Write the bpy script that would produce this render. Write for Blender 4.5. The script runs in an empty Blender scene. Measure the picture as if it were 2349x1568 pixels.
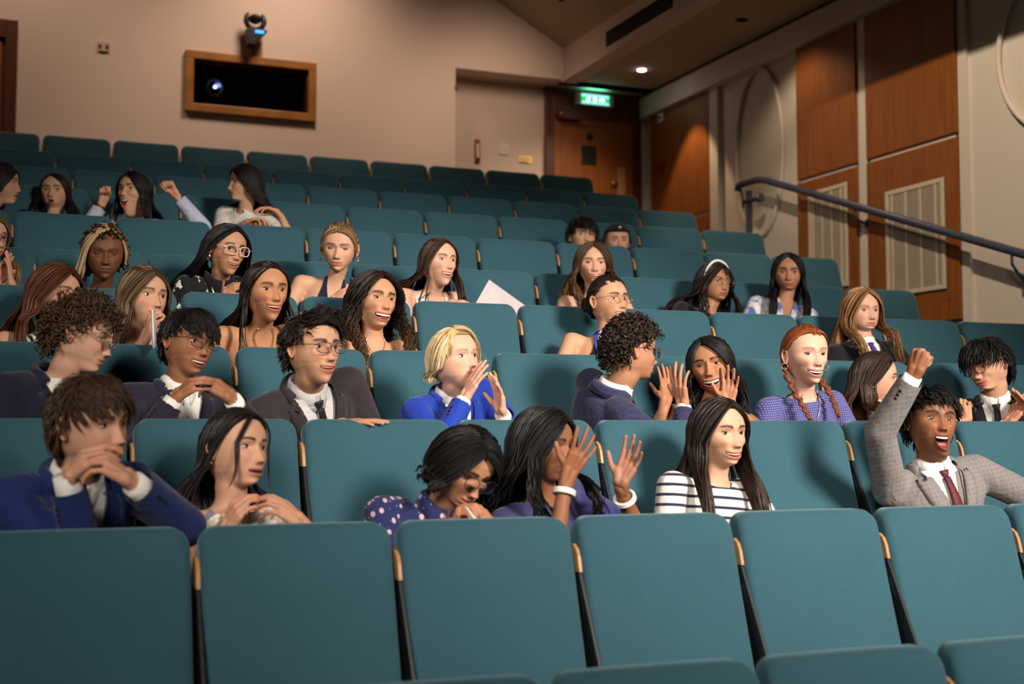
import bpy, bmesh, math, random
import numpy as np
from mathutils import Vector, Matrix, Quaternion
from mathutils.bvhtree import BVHTree
random.seed(7); np.random.seed(7)
R = math.radians
scn = bpy.context.scene
COL = scn.collection

# ------------------------------------------------------------------ camera
IMG_W, IMG_H, FPX = 2349.0, 1568.0, 3008.0
PITCH, YAW, CAM_Z = R(3.82070992), R(22.03526802), 1.572
cam_d = bpy.data.cameras.new('camera'); cam = bpy.data.objects.new('camera', cam_d); COL.objects.link(cam)
cam.location = (0, 0, CAM_Z); cam.rotation_euler = (math.pi/2 + PITCH, 0, -YAW)
cam_d.sensor_width = 36.0; cam_d.lens = FPX/IMG_W*36.0; cam_d.clip_start = .05; cam_d.clip_end = 100
cam_d.dof.use_dof = True; cam_d.dof.focus_distance = 5.35; cam_d.dof.aperture_fstop = 2.2
scn.camera = cam

def ray(px, py):
    a = (px-IMG_W/2)/FPX; b = -(py-IMG_H/2)/FPX
    cp, sp = math.cos(PITCH), math.sin(PITCH)
    d = cp-b*sp; z = sp+b*cp
    c, s = math.cos(YAW), math.sin(YAW)
    return Vector((a*c+d*s, -a*s+d*c, z))
def at_y(px, py, Y):
    r = ray(px, py); r = r*(Y/r.y); r.z += CAM_Z; return r
def at_x(px, py, X):
    r = ray(px, py); r = r*(X/r.x); r.z += CAM_Z; return r
def at_d(px, py, d):
    # point whose depth along the view axis is d
    r = ray(px, py); r = r*d; r.z += CAM_Z; return r
def depth_of(p):
    cp, sp = math.cos(PITCH), math.sin(PITCH)
    return (p[0]*math.sin(YAW)+p[1]*math.cos(YAW))*cp+(p[2]-CAM_Z)*sp

# ------------------------------------------------------------------ view, world, lights
scn.view_settings.view_transform = 'Standard'; scn.view_settings.look = 'None'
scn.view_settings.exposure = 0.0; scn.view_settings.gamma = 1.0; scn.view_settings.use_curve_mapping = False
world = bpy.data.worlds.new('world'); scn.world = world; world.use_nodes = True
bg = world.node_tree.nodes['Background']; bg.inputs[0].default_value = (1.0, .62, .40, 1); bg.inputs[1].default_value = .075

def spot(name, loc, target, power, size, blend, color, radius=.12):
    l = bpy.data.lights.new(name, 'SPOT'); o = bpy.data.objects.new(name, l); COL.objects.link(o)
    o.location = loc; d = Vector(target)-Vector(loc); o.rotation_euler = d.to_track_quat('-Z', 'Y').to_euler()
    l.energy = power; l.spot_size = R(size); l.spot_blend = blend; l.color = color; l.shadow_soft_size = radius
    return o
def area(name, loc, target, power, sx, sy, color, spread=180):
    l = bpy.data.lights.new(name, 'AREA'); o = bpy.data.objects.new(name, l); COL.objects.link(o)
    o.location = loc; d = Vector(target)-Vector(loc); o.rotation_euler = d.to_track_quat('-Z', 'Y').to_euler()
    l.energy = power; l.shape = 'RECTANGLE'; l.size = sx; l.size_y = sy; l.color = color; l.spread = R(spread)
    return o
WARM = (1.0, .86, .70)
spot('stage_spot', (4.6, -3.4, 5.0), (2.8, 5.1, 1.7), 6500, 34, .75, (1.0, .90, .79), 1.1)
spot('stage_spot', (-2.6, -3.4, 5.0), (1.9, 4.4, 1.55), 2800, 36, .9, (1.0, .90, .79), 1.5)
spot('house_light', (3.3, 5.4, 6.7), (6.6, 8.35, 2.6), 2300, 42, .4, (1.0, .80, .60), .12)
for x_, z_, e_ in ((.2, 7.0, 150), (2.6, 6.8, 270), (4.6, 5.65, 85)): spot('wall_downlight', (x_, 10.5, z_), (x_, 12.06, 4.5), e_, 92, 1.0, (1.0, .71, .53), .4)
spot('aisle_downlight', (6.05, 9.4, 5.10), (6.3, 9.4, 0), 26, 120, .6, (1.0, .78, .55), .06)
spot('aisle_downlight', (6.18, 11.3, 5.10), (6.3, 11.3, 0), 60, 70, .25, (1.0, .70, .42), .04)
spot('recess_fill', (5.75, 11.2, 4.95), (5.4, 12.4, 3.0), 50, 90, .9, (1.0, .74, .50), .08)  # added fill spot, no fitting here: stands in for bounced light in the recess

# ------------------------------------------------------------------ mesh helpers
def link(o, parent=None):
    COL.objects.link(o)
    if parent is not None: o.parent = parent
    return o
def tag(o, label=None, cat=None, group=None, kind=None):
    if label: o['label'] = label
    if cat: o['category'] = cat
    if group: o['group'] = group
    if kind: o['kind'] = kind
    return o
ORG = {}
def mesh_obj(name, verts, faces, mat=None, parent=None, smooth=True, origin=(0, 0, 0)):
    """world-space verts; the object's origin is put at origin (or at the parent's)"""
    me = bpy.data.meshes.new(name)
    v = np.asarray(verts, dtype=np.float64)
    org = np.array(ORG[parent.name] if parent is not None else tuple(origin))
    if isinstance(faces, np.ndarray):
        nf, k = faces.shape; me.vertices.add(len(v)); me.vertices.foreach_set('co', (v-org).astype(np.float32).ravel())
        me.loops.add(nf*k); me.loops.foreach_set('vertex_index', faces.astype(np.int32).ravel())
        me.polygons.add(nf); me.polygons.foreach_set('loop_start', np.arange(0, nf*k, k, dtype=np.int32)); me.update(calc_edges=True)
    else: me.from_pydata((v-org).tolist(), [], [tuple(f) for f in faces])
    if smooth: me.polygons.foreach_set('use_smooth', np.ones(len(me.polygons), dtype=bool))
    me.update()
    if mat is not None: me.materials.append(mat)
    o = bpy.data.objects.new(name, me); link(o, parent)
    if parent is None: o.location = origin
    ORG[o.name] = tuple(org)
    return o
def empty(name, loc):
    o = bpy.data.objects.new(name, None); COL.objects.link(o); o.location = loc; ORG[o.name] = tuple(loc)
    return o
class MB:
    """collects simple solids into one mesh"""
    def __init__(s): s.v = []; s.f = []
    def add(s, v, f):
        n = len(s.v); s.v += [tuple(p) for p in v]; s.f += [tuple(i+n for i in q) for q in f]; return s
    def box(s, a, b):
        x0, y0, z0 = a; x1, y1, z1 = b
        return s.add([(x0,y0,z0),(x1,y0,z0),(x1,y1,z0),(x0,y1,z0),(x0,y0,z1),(x1,y0,z1),(x1,y1,z1),(x0,y1,z1)],
                     [(0,3,2,1),(4,5,6,7),(0,1,5,4),(1,2,6,5),(2,3,7,6),(3,0,4,7)])
    def prism(s, poly, axis, a, b):
        """poly: 2d points; extruded along axis (0,1,2) from a to b"""
        n = len(poly); vs = []
        for t in (a, b):
            for p in poly:
                q = list(p); q.insert(axis, t); vs.append(tuple(q))
        fs = [tuple(range(n))[::-1], tuple(range(n, 2*n))]+[(i, (i+1) % n, n+(i+1) % n, n+i) for i in range(n)]
        return s.add(vs, fs)
    def tube(s, pts, rad, n=10, cap=True):
        pts = [Vector(p) for p in pts]; m = len(pts)
        if not hasattr(rad, '__len__'): rad = [rad]*m
        rings = []; prev = None
        for i in range(m):
            t = (pts[min(i+1, m-1)]-pts[max(i-1, 0)]).normalized()
            if prev is None:
                u = t.orthogonal().normalized()
            else:
                u = (prev-t*prev.dot(t)).normalized()
            prev = u; w = t.cross(u)
            rings.append([pts[i]+(u*math.cos(2*math.pi*k/n)+w*math.sin(2*math.pi*k/n))*rad[i] for k in range(n)])
        vs = [p for r in rings for p in r]; fs = []
        for i in range(m-1):
            for k in range(n):
                fs.append((i*n+k, i*n+(k+1) % n, (i+1)*n+(k+1) % n, (i+1)*n+k))
        if cap: fs += [tuple(range(n))[::-1], tuple(range((m-1)*n, m*n))]
        return s.add(vs, fs)
    def lathe(s, prof, c, axis, n=24):
        """prof: (radius, height) pairs along axis vector from c"""
        axis = Vector(axis).normalized(); u = axis.orthogonal().normalized(); w = axis.cross(u); c = Vector(c)
        vs = []; m = len(prof)
        for r, h in prof:
            for k in range(n):
                a = 2*math.pi*k/n; vs.append(c+axis*h+(u*math.cos(a)+w*math.sin(a))*r)
        fs = [(i*n+k, i*n+(k+1) % n, (i+1)*n+(k+1) % n, (i+1)*n+k) for i in range(m-1) for k in range(n)]
        fs += [tuple(range(n))[::-1], tuple(range((m-1)*n, m*n))]
        return s.add(vs, fs)
    def sphere(s, c, r, n=12, m=8, sc=(1, 1, 1)):
        vs = []; fs = []
        for i in range(m+1):
            th = math.pi*i/m
            for k in range(n):
                a = 2*math.pi*k/n
                vs.append((c[0]+sc[0]*r*math.sin(th)*math.cos(a), c[1]+sc[1]*r*math.sin(th)*math.sin(a), c[2]+sc[2]*r*math.cos(th)))
        for i in range(m):
            for k in range(n): fs.append((i*n+k, (i+1)*n+k, (i+1)*n+(k+1) % n, i*n+(k+1) % n))
        return s.add(vs, fs)
    def torus(s, c, axis, R_, r, n=20, m=6, a0=0, a1=2*math.pi):
        axis = Vector(axis).normalized(); u = axis.orthogonal().normalized(); w = axis.cross(u); c = Vector(c)
        pts = [c+(u*math.cos(a0+(a1-a0)*k/n)+w*math.sin(a0+(a1-a0)*k/n))*R_ for k in range(n+1)]
        return s.tube(pts, r, m)
    def build(s, name, mat=None, parent=None, smooth=False, origin=(0, 0, 0), bevel=0):
        o = mesh_obj(name, s.v, s.f, mat, parent, smooth, origin)
        if bevel:
            b = o.modifiers.new('bevel', 'BEVEL'); b.width = bevel; b.segments = 2; b.limit_method = 'ANGLE'
        return o

# ------------------------------------------------------------------ materials
def new_mat(name):
    m = bpy.data.materials.new(name); m.use_nodes = True
    nt = m.node_tree; p = nt.nodes['Principled BSDF']; return m, nt, p
def noise_bump(nt, p, scale, strength, dist=.002, coord='Object', detail=3.0, vec=None):
    tc = nt.nodes.new('ShaderNodeTexCoord'); n = nt.nodes.new('ShaderNodeTexNoise'); n.inputs['Scale'].default_value = scale
    n.inputs['Detail'].default_value = detail
    if vec:
        mp = nt.nodes.new('ShaderNodeMapping'); mp.inputs['Scale'].default_value = vec
        nt.links.new(tc.outputs[coord], mp.inputs[0]); nt.links.new(mp.outputs[0], n.inputs['Vector'])
    else: nt.links.new(tc.outputs[coord], n.inputs['Vector'])
    b = nt.nodes.new('ShaderNodeBump'); b.inputs['Strength'].default_value = strength; b.inputs['Distance'].default_value = dist
    nt.links.new(n.outputs[0], b.inputs['Height']); nt.links.new(b.outputs[0], p.inputs['Normal'])
    return n
def col_noise(nt, p, c1, c2, scale, detail=4, vec=None, lo=.35, hi=.65, coord='Object'):
    tc = nt.nodes.new('ShaderNodeTexCoord'); n = nt.nodes.new('ShaderNodeTexNoise'); n.inputs['Scale'].default_value = scale
    n.inputs['Detail'].default_value = detail
    if vec:
        mp = nt.nodes.new('ShaderNodeMapping'); mp.inputs['Scale'].default_value = vec
        nt.links.new(tc.outputs[coord], mp.inputs[0]); nt.links.new(mp.outputs[0], n.inputs['Vector'])
    else: nt.links.new(tc.outputs[coord], n.inputs['Vector'])
    r = nt.nodes.new('ShaderNodeValToRGB'); r.color_ramp.elements[0].position = lo; r.color_ramp.elements[1].position = hi
    r.color_ramp.elements[0].color = (*c1, 1); r.color_ramp.elements[1].color = (*c2, 1)
    nt.links.new(n.outputs[0], r.inputs[0]); nt.links.new(r.outputs[0], p.inputs['Base Color'])
    return r
def simple(name, c, rough=.5, metal=0.0, spec=.5, bump=None, sheen=0.0, sheen_tint=None):
    m, nt, p = new_mat(name); p.inputs['Base Color'].default_value = (*c, 1); p.inputs['Roughness'].default_value = rough
    p.inputs['Metallic'].default_value = metal; p.inputs['Specular IOR Level'].default_value = spec
    if sheen:
        p.inputs['Sheen Weight'].default_value = sheen; p.inputs['Sheen Roughness'].default_value = .4
        if sheen_tint: p.inputs['Sheen Tint'].default_value = (*sheen_tint, 1)
    if bump: noise_bump(nt, p, *bump)
    return m
def emit(name, c, strength):
    m, nt, p = new_mat(name); p.inputs['Base Color'].default_value = (*c, 1)
    p.inputs['Emission Color'].default_value = (*c, 1); p.inputs['Emission Strength'].default_value = strength; return m
def wood(name, c1, c2, rough=.38, vec=(14, 14, 1.2), scale=2.2):
    m, nt, p = new_mat(name); col_noise(nt, p, c1, c2, scale, 6, vec, .3, .7); p.inputs['Roughness'].default_value = rough
    p.inputs['Specular IOR Level'].default_value = .4
    return m
def srgb(r, g, b):
    f = lambda c: (c/255/12.92) if c/255 <= .04045 else ((c/255+.055)/1.055)**2.4
    return (f(r), f(g), f(b))

M = {}
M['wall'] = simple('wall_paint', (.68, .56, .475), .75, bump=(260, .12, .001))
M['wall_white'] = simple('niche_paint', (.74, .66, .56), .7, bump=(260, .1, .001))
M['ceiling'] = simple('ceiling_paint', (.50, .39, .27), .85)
M['floor'] = simple('carpet', (.035, .04, .05), .95, bump=(600, .4, .002))
M['panel'] = wood('cherry_panel', (.235, .068, .013), (.33, .108, .021), .42)
M['oak'] = wood('oak_frame', (.26, .105, .02), (.38, .17, .038), .4, (3, 3, 3))
M['darkwood'] = wood('dark_door_wood', (.075, .022, .008), (.12, .036, .012), .4)
M['armwood'] = wood('beech', (.38, .20, .08), (.48, .26, .105), .4, (4, 4, 30))
M['black'] = simple('black_metal', (.012, .012, .013), .35)
M['blackplastic'] = simple('black_plastic', (.008, .008, .009), .4)
M['chrome'] = simple('chrome', (.55, .55, .58), .18, 1.0)
M['steel'] = simple('rail_paint', (.055, .062, .105), .38)
M['cream'] = simple('vent_cream', (.70, .60, .46), .55)
M['ventdark'] = simple('vent_dark', (.05, .04, .035), .8)
M['brass'] = simple('brass', (.62, .42, .18), .3, 1.0)
M['plastic'] = simple('white_plastic', (.72, .66, .58), .5)
M['booth'] = simple('booth_black', (.004, .004, .005), .8)
M['red'] = simple('red_plastic', (.35, .02, .02), .4)
def fabric_teal():
    m, nt, p = new_mat('teal_upholstery')
    tc = nt.nodes.new('ShaderNodeTexCoord')
    n = nt.nodes.new('ShaderNodeTexNoise'); n.inputs['Scale'].default_value = 420; n.inputs['Detail'].default_value = 2
    nt.links.new(tc.outputs['Object'], n.inputs['Vector'])
    n2 = nt.nodes.new('ShaderNodeTexNoise'); n2.inputs['Scale'].default_value = 5; n2.inputs['Detail'].default_value = 3
    nt.links.new(tc.outputs['Object'], n2.inputs['Vector'])
    r = nt.nodes.new('ShaderNodeValToRGB'); r.color_ramp.elements[0].position = .3; r.color_ramp.elements[1].position = .7
    r.color_ramp.elements[0].color = (.026, .080, .108, 1); r.color_ramp.elements[1].color = (.042, .114, .148, 1)
    nt.links.new(n.outputs[0], r.inputs[0])
    mx = nt.nodes.new('ShaderNodeMix'); mx.data_type = 'RGBA'; mx.blend_type = 'MULTIPLY'
    r2 = nt.nodes.new('ShaderNodeValToRGB'); r2.color_ramp.elements[0].color = (.86, .88, .88, 1); r2.color_ramp.elements[1].color = (1.08, 1.05, 1.04, 1)
    nt.links.new(n2.outputs[0], r2.inputs[0]); mx.inputs[0].default_value = 1
    nt.links.new(r.outputs[0], mx.inputs[6]); nt.links.new(r2.outputs[0], mx.inputs[7]); nt.links.new(mx.outputs[2], p.inputs['Base Color'])
    b = nt.nodes.new('ShaderNodeBump'); b.inputs['Strength'].default_value = .35; b.inputs['Distance'].default_value = .002
    nt.links.new(n.outputs[0], b.inputs['Height']); nt.links.new(b.outputs[0], p.inputs['Normal'])
    p.inputs['Roughness'].default_value = .9; p.inputs['Specular IOR Level'].default_value = .15
    p.inputs['Sheen Weight'].default_value = .35; p.inputs['Sheen Roughness'].default_value = .45; p.inputs['Sheen Tint'].default_value = (.55, .85, .95, 1)
    return m
M['teal'] = fabric_teal()
def glass_mat(name, tint=(1, 1, 1), rough=.0):
    m, nt, p = new_mat(name)
    out = nt.nodes['Material Output']; nt.nodes.remove(p)
    t = nt.nodes.new('ShaderNodeBsdfTransparent'); t.inputs[0].default_value = (*tint, 1)
    g = nt.nodes.new('ShaderNodeBsdfGlossy'); g.inputs['Roughness'].default_value = .05
    f = nt.nodes.new('ShaderNodeFresnel'); f.inputs[0].default_value = 1.45
    mx = nt.nodes.new('ShaderNodeMixShader'); nt.links.new(f.outputs[0], mx.inputs[0]); nt.links.new(t.outputs[0], mx.inputs[1]); nt.links.new(g.outputs[0], mx.inputs[2])
    nt.links.new(mx.outputs[0], out.inputs[0]); return m
M['glass'] = glass_mat('window_glass', (.9, .9, .92))
M['lens'] = glass_mat('spectacle_lens', (.97, .97, .98))

# ------------------------------------------------------------------ rows
PITCH_X, RECLINE = .535, R(17)
ROW_Y = [2.658, 3.455, 4.236, 5.073, 5.851, 6.819, 7.504, 8.312, 9.209, 10.09, 10.848]
ROW_Z = [CAM_Z-.54176+.28613*k for k in range(11)]                     # top edge of the backrests
ROW_X = [1.171-1.07, .519, .434, .898-.535, .796-.535, .758-.535, .127, 2.19-4*.535, 2.135-4*.535, 2.063-4*.535, 4.67-9*.535]
ROW_END = [6, 6, 6, 6, 5.62, 5.6, 5.5, 5.42, 5.35, 5.3, 5.25]
SEAT_DROP, FLOOR_DROP = .60, 1.03
XW, YB, YR, ZS, XBEAM = 6.6, 12.06, 12.42, CAM_Z+3.575, 5.45

# ------------------------------------------------------------------ the room
def structure(o): o['kind'] = 'structure'; return o
prof = [(-4.0, -.3), (-4.0, ROW_Z[0]-FLOOR_DROP)]
for k in range(1, 11):
    y = ROW_Y[k]-.62; prof += [(y, ROW_Z[k-1]-FLOOR_DROP), (y, ROW_Z[k]-FLOOR_DROP)]
prof += [(YR+.4, ROW_Z[10]-FLOOR_DROP), (YR+.4, -.3)]
structure(MB().prism(prof, 0, -6.0, XW).build('floor', M['floor']))
TOPZ = 8.2
# sloping ceiling: springs from the beam at the right and rises to the middle of the hall
spring = at_y(1296, 111, YB).z
p0 = at_y(1296, 111, YB); p1 = at_y(1140, 0, YB); slope = (p1.z-p0.z)/(p1.x-p0.x)
apex_x = -1.6; apex_z = spring+slope*(apex_x-XBEAM)
rx0, rx1 = at_y(1045, 155, YB).x, XW
wx0, wx1 = at_y(437, 130, YB).x, at_y(712, 150, YB).x
wz1, wz0 = at_y(437, 132, YB).z, at_y(437, 244, YB).z
b = MB()
L = -6.0
b.box((L, YB, 0), (wx0, YB+.2, TOPZ)); b.box((wx1, YB, 0), (rx0, YB+.2, TOPZ))
b.box((wx0, YB, 0), (wx1, YB+.2, wz0)); b.box((wx0, YB, wz1), (wx1, YB+.2, TOPZ)); b.box((rx0, YB, ZS), (rx1, YB+.2, TOPZ))
structure(b.build('wall_back', M['wall']))
structure(MB().box((rx0-.02, YR, 0), (XW+.2, YR+.15, ZS+.3)).build('wall_back_recess', M['wall']))
structure(MB().box((rx0-.15, YB+.2, 0), (rx0, YR, ZS+.3)).build('wall_recess_side', M['wall']))
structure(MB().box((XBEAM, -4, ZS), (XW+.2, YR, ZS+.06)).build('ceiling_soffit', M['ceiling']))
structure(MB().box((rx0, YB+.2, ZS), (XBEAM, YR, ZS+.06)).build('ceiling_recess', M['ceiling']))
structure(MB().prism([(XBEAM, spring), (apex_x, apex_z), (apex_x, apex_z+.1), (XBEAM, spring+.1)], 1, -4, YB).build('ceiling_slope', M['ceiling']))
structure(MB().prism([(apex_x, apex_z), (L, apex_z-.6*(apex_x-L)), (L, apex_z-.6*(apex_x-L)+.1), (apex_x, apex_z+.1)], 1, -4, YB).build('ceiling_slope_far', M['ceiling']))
structure(MB().box((XW, -4, 0), (XW+.2, YR+.15, ZS+.3)).build('wall_right', M['wall_white']))
structure(MB().box((L-.2, -4, 0), (L, YR, TOPZ)).build('wall_left', M['wall']))
structure(MB().box((L-.2, -4.2, -.3), (XW+.2, -4, TOPZ)).build('wall_front', M['booth']))
# beam at the edge of the soffit, with an air grille
gv0, gv1 = at_x(1392, 72, XBEAM), at_x(1543, 32, XBEAM)
gz0, gz1 = at_x(1392, 108, XBEAM).z, at_x(1392, 74, XBEAM).z
beam = structure(MB().box((XBEAM, -4, ZS), (XBEAM+.12, YB, spring+.02)).build('trim_beam', M['wall']))
structure(MB().box((XBEAM-.025, -4, ZS-.03), (XBEAM+.15, YB, ZS+.045)).build('trim_beam_lip', M['wall']))
g = empty('air_grille', (XBEAM, (gv0.y+gv1.y)/2, gz0))
tag(g, 'long dark air grille in the beam beside the ceiling slope', 'vent')
MB().box((XBEAM-.008, gv1.y, gz0), (XBEAM+.004, gv0.y, gz1)).build('backing', M['booth'], g)
for z in np.linspace(gz0+.02, gz1-.02, 5):
    s_ = MB(); s_.box((XBEAM-.022, gv1.y+.01, z-.004), (XBEAM-.007, gv0.y-.01, z+.002)); s_.build('slat', M['blackplastic'], g)
# cornice along the right wall
structure(MB().box((XW-.10, -4, ZS-.035), (XW, YR, ZS)).build('trim_shadow_gap', M['booth']))
structure(MB().box((XW-.12, -4, ZS-.25), (XW, YR, ZS-.035)).build('trim_cornice', M['wall_white']))

# --- right wall panels
def wy(px, py): return at_x(px, py, XW-.04).y
zgap = CAM_Z+2.145
PANELS = [('p1', wy(1494, 300), wy(1628, 300), zgap-.03), ('p2', wy(1829, 300), wy(1965, 300), zgap), ('p3', wy(1988, 300), wy(2196, 300), zgap)]
for i, (nm, ya, yb, zg) in enumerate(PANELS):
    ztop = ZS-.24
    zbot = [CAM_Z+1.2, CAM_Z+1.0, CAM_Z+.80][i]
    where = ['beside the exit door', 'behind the upper end of the handrail', 'above the lower part of the handrail'][i]
    t = empty('wood_panel', (XW-.03, (ya+yb)/2, zg+.02))
    tag(t, 'upper cherry wood wall panel '+where, 'wall panel', 'cherry wood wall panels')
    MB().box((XW-.05, yb, zg+.022), (XW-.005, ya, ztop)).build('panel_board', M['panel'], t, bevel=.004)
    MB().box((XW-.03, yb+.03, zg-.01), (XW-.004, ya-.03, zg+.022)).build('joint_strip', M['wall_white'], t)
    t = empty('wood_panel', (XW-.03, (ya+yb)/2, zbot))
    tag(t, 'lower cherry wood wall panel '+where, 'wall panel', 'cherry wood wall panels')
    MB().box((XW-.05, yb, zbot), (XW-.005, ya, zg-.012)).build('panel_board', M['panel'], t, bevel=.004)
    # small round fixing plugs near the corners
    for yy in (yb+.12, ya-.12):
        for zz in (zbot+.16, zg-.18):
            MB().lathe([(.011, 0), (.011, .004), (.008, .005)], (XW-.05, yy, zz), (-1, 0, 0), 10).build('plug', M['panel'], t)
structure(MB().box((XW-.03, PANELS[1][2]-.12, CAM_Z+.6), (XW, PANELS[1][2]-.004, ZS-.24)).build('trim_1', M['wall_white']))
yn = PANELS[2][2]
structure(MB().box((XW-.03, yn-.09, 0), (XW, yn-.005, ZS-.24)).build('trim_2', M['wall_white']))
yn1 = PANELS[0][2]
structure(MB().box((XW-.05, yn1-.16, 0), (XW, yn1-.01, ZS-.24)).build('trim_3', M['wall_white']))
# oval mouldings on the pale wall
def oval(cy, cz, ry, rz, label):
    pts = [(XW-.0205, cy+ry*math.cos(a), cz+rz*math.sin(a)) for a in np.linspace(0, 2*math.pi, 49)]
    o = MB().tube(pts, .020, 8, cap=False).build('oval_moulding', M['wall_white'], smooth=True, origin=(XW, cy, cz))
    tag(o, label, 'moulding', 'oval wall mouldings')
q0, q1 = at_x(1692, 300, XW), at_x(1800, 300, XW)
oval((q0.y+q1.y)/2, at_x(1745, 350, XW).z, (q0.y-q1.y)/2, .78, 'plaster oval moulding in the niche between two wood panels')
qc = at_x(2296, 140, XW)
oval(qc.y-.62, qc.z, .62, .62, 'plaster oval moulding on the pale wall past the last wood panel')

# --- grilles set in the lower panels
def vent(y0, y1, z0, z1, label):
    x = XW-.05
    t = empty('wall_vent', (x, (y0+y1)/2, z0)); tag(t, label, 'vent', 'cream wall vents')
    MB().box((x-.004, y1, z0), (x-.0005, y0, z1)).build('backing', M['ventdark'], t)
    f = MB(); w = .035
    for a, b_ in (((x-.016, y1, z0), (x, y0, z0+w)), ((x-.016, y1, z1-w), (x, y0, z1)), ((x-.016, y1, z0+w), (x, y1+w, z1-w)), ((x-.016, y0-w, z0+w), (x, y0, z1-w))): f.box(a, b_)
    f.build('vent_frame', M['cream'], t, bevel=.003)
    n = 4
    ys = [y1+w+(y0-y1-2*w)*q for q in (.10, .38, .66, .93)]
    for yy in ys: MB().box((x-.014, yy-.008, z0+w), (x-.002, yy+.008, z1-w)).build('mullion', M['cream'], t)
    lat = MB(); p = .017
    for zz in np.arange(z0+w+p, z1-w, p): lat.box((x-.010, y1+w, zz-.0019), (x-.006, y0-w, zz+.0019))
    for yy in np.arange(y1+w+p, y0-w, p): lat.box((x-.0095, yy-.0019, z0+w), (x-.0055, yy+.0019, z1-w))
    lt = lat.build('lattice', M['cream'], t); lt['kind'] = 'stuff'
vx = XW-.05
vent(at_x(2033, 450, vx).y, at_x(2168, 450, vx).y, at_x(2170, 662, vx).z, at_x(2162, 407, vx).z, 'wide cream lattice vent in the wood panel under the handrail')
vent(at_x(1856, 450, vx).y, at_x(1945, 450, vx).y, at_x(1948, 655, vx).z, at_x(1941, 418, vx).z, 'narrow cream lattice vent in the wood panel nearer the exit door')

# --- hand rail
XR = XW-.16
t = empty('hand_rail', at_x(1718, 530, XR)); tag(t, 'blue-grey tubular handrail sloping down the aisle stairs', 'handrail')
ra = at_x(1698, 424, XR); rb = at_x(1748, 411, XR); rc = at_x(2349, 583, XR); dr = (rc-rb).normalized(); rd = rb+dr*6.2
pts = [ra+Vector((0, .045, -.05)), ra+Vector((0, .035, -.015)), ra+Vector((0, 0, 0)), rb+Vector((0, .10, .01)), rb+Vector((0, .03, 0))]+[rb+dr*s for s in (.06, .2, 1, 2, 3, 4, 5, 6.2)]
MB().tube(pts, .031, 16).build('rail', M['steel'], t, smooth=True)
pp = at_x(1718, 462, XR)
MB().box((XR-.022, pp.y-.022, 0.8), (XR+.022, pp.y+.022, pp.z+.10)).build('post', M['steel'], t, bevel=.003)
MB().tube([(XR-.02, pp.y+.06, pp.z), (XR-.02, pp.y-.20, pp.z)], .022, 10).build('bracket_arm', M['steel'], t, smooth=True)
MB().lathe([(.0, 0), (.045, 0), (.045, .02), (.03, .03)], (XR-.02, pp.y-.20, pp.z), (0, -1, 0), 16).build('bracket_cap', M['steel'], t)
MB().tube([ra+Vector((0, .01, -.02)), ra+Vector((0, -.03, -.10)), ra+Vector((0, -.05, -.22))], .011, 8).build('end_bracket', M['steel'], t, smooth=True)
for px, py in ((1985, 512), (2349, 640)):
    bp = at_x(px, py, XW-.06); s_ = (bp.y-rb.y)/dr.y; rp = rb+dr*s_
    br = MB(); br.tube([rp, rp+Vector((0, 0, -.09)), (XW-.08, rp.y, bp.z)], .010, 8); br.lathe([(.036, 0), (.036, .016), (.02, .03)], (XW-.03, rp.y, bp.z), (-1, 0, 0), 16)
    br.build('wall_bracket', M['steel'], t, smooth=True)

# --- exit door in the recess
dl, dr_ = at_y(1252, 300, YR-.05).x, at_y(1470, 300, YR-.05).x
zf = ROW_Z[10]-FLOOR_DROP
t = structure(empty('door_1', ((dl+dr_)/2, YR, zf)))
fr = .095
f = MB(); f.box((dl, YR-.06, zf), (dl+fr, YR, ZS-.002)); f.box((dr_-fr, YR-.06, zf), (dr_, YR, ZS-.002)); f.box((dl+fr, YR-.06, ZS-.30), (dr_-fr, YR, ZS-.002))
f.build('door_frame', M['darkwood'], t, bevel=.004)
leaf = MB().box((dl+fr, YR-.035, zf), (dr_-fr, YR-.004, ZS-.30)).build('door_leaf', M['panel'], t, bevel=.003)
def onY(px, py, Y): return at_y(px, py, Y)
c = onY(1352, 313, YR-.04); MB().lathe([(.04, 0), (.04, .008), (.03, .012)], c, (0, -1, 0), 20).build('door_viewer', M['black'], leaf)
c = onY(1351, 356, YR-.04); MB().box((c.x-.085, YR-.045, c.z-.10), (c.x+.085, YR-.033, c.z+.10)).build('door_sign_plate', M['blackplastic'], leaf)
c = onY(1425, 420, YR-.04); MB().box((c.x-.045, YR-.043, c.z-.22), (c.x+.045, YR-.033, c.z+.17)).build('push_plate', simple('push_plate_tan', (.46, .27, .12), .35), leaf)
c = onY(1411, 420, YR-.07); hd = MB(); hd.tube([(c.x+.04, YR-.04, c.z), (c.x+.02, YR-.08, c.z), (c.x-.05, YR-.085, c.z)], .012, 8); hd.build('door_handle', M['brass'], leaf, smooth=True)
c = onY(1285, 262, YR-.08); cl = MB(); cl.box((c.x-.03, YR-.10, c.z-.045), (c.x+.23, YR-.036, c.z+.025)); cl.box((c.x-.02, YR-.16, c.z-.055), (c.x+.34, YR-.14, c.z-.04)); cl.build('door_closer', M['darkwood'], leaf)
MB().sphere((c.x-.005, YR-.115, c.z), .022, 10, 8).build('closer_knob', M['brass'], leaf, smooth=True)
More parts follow.
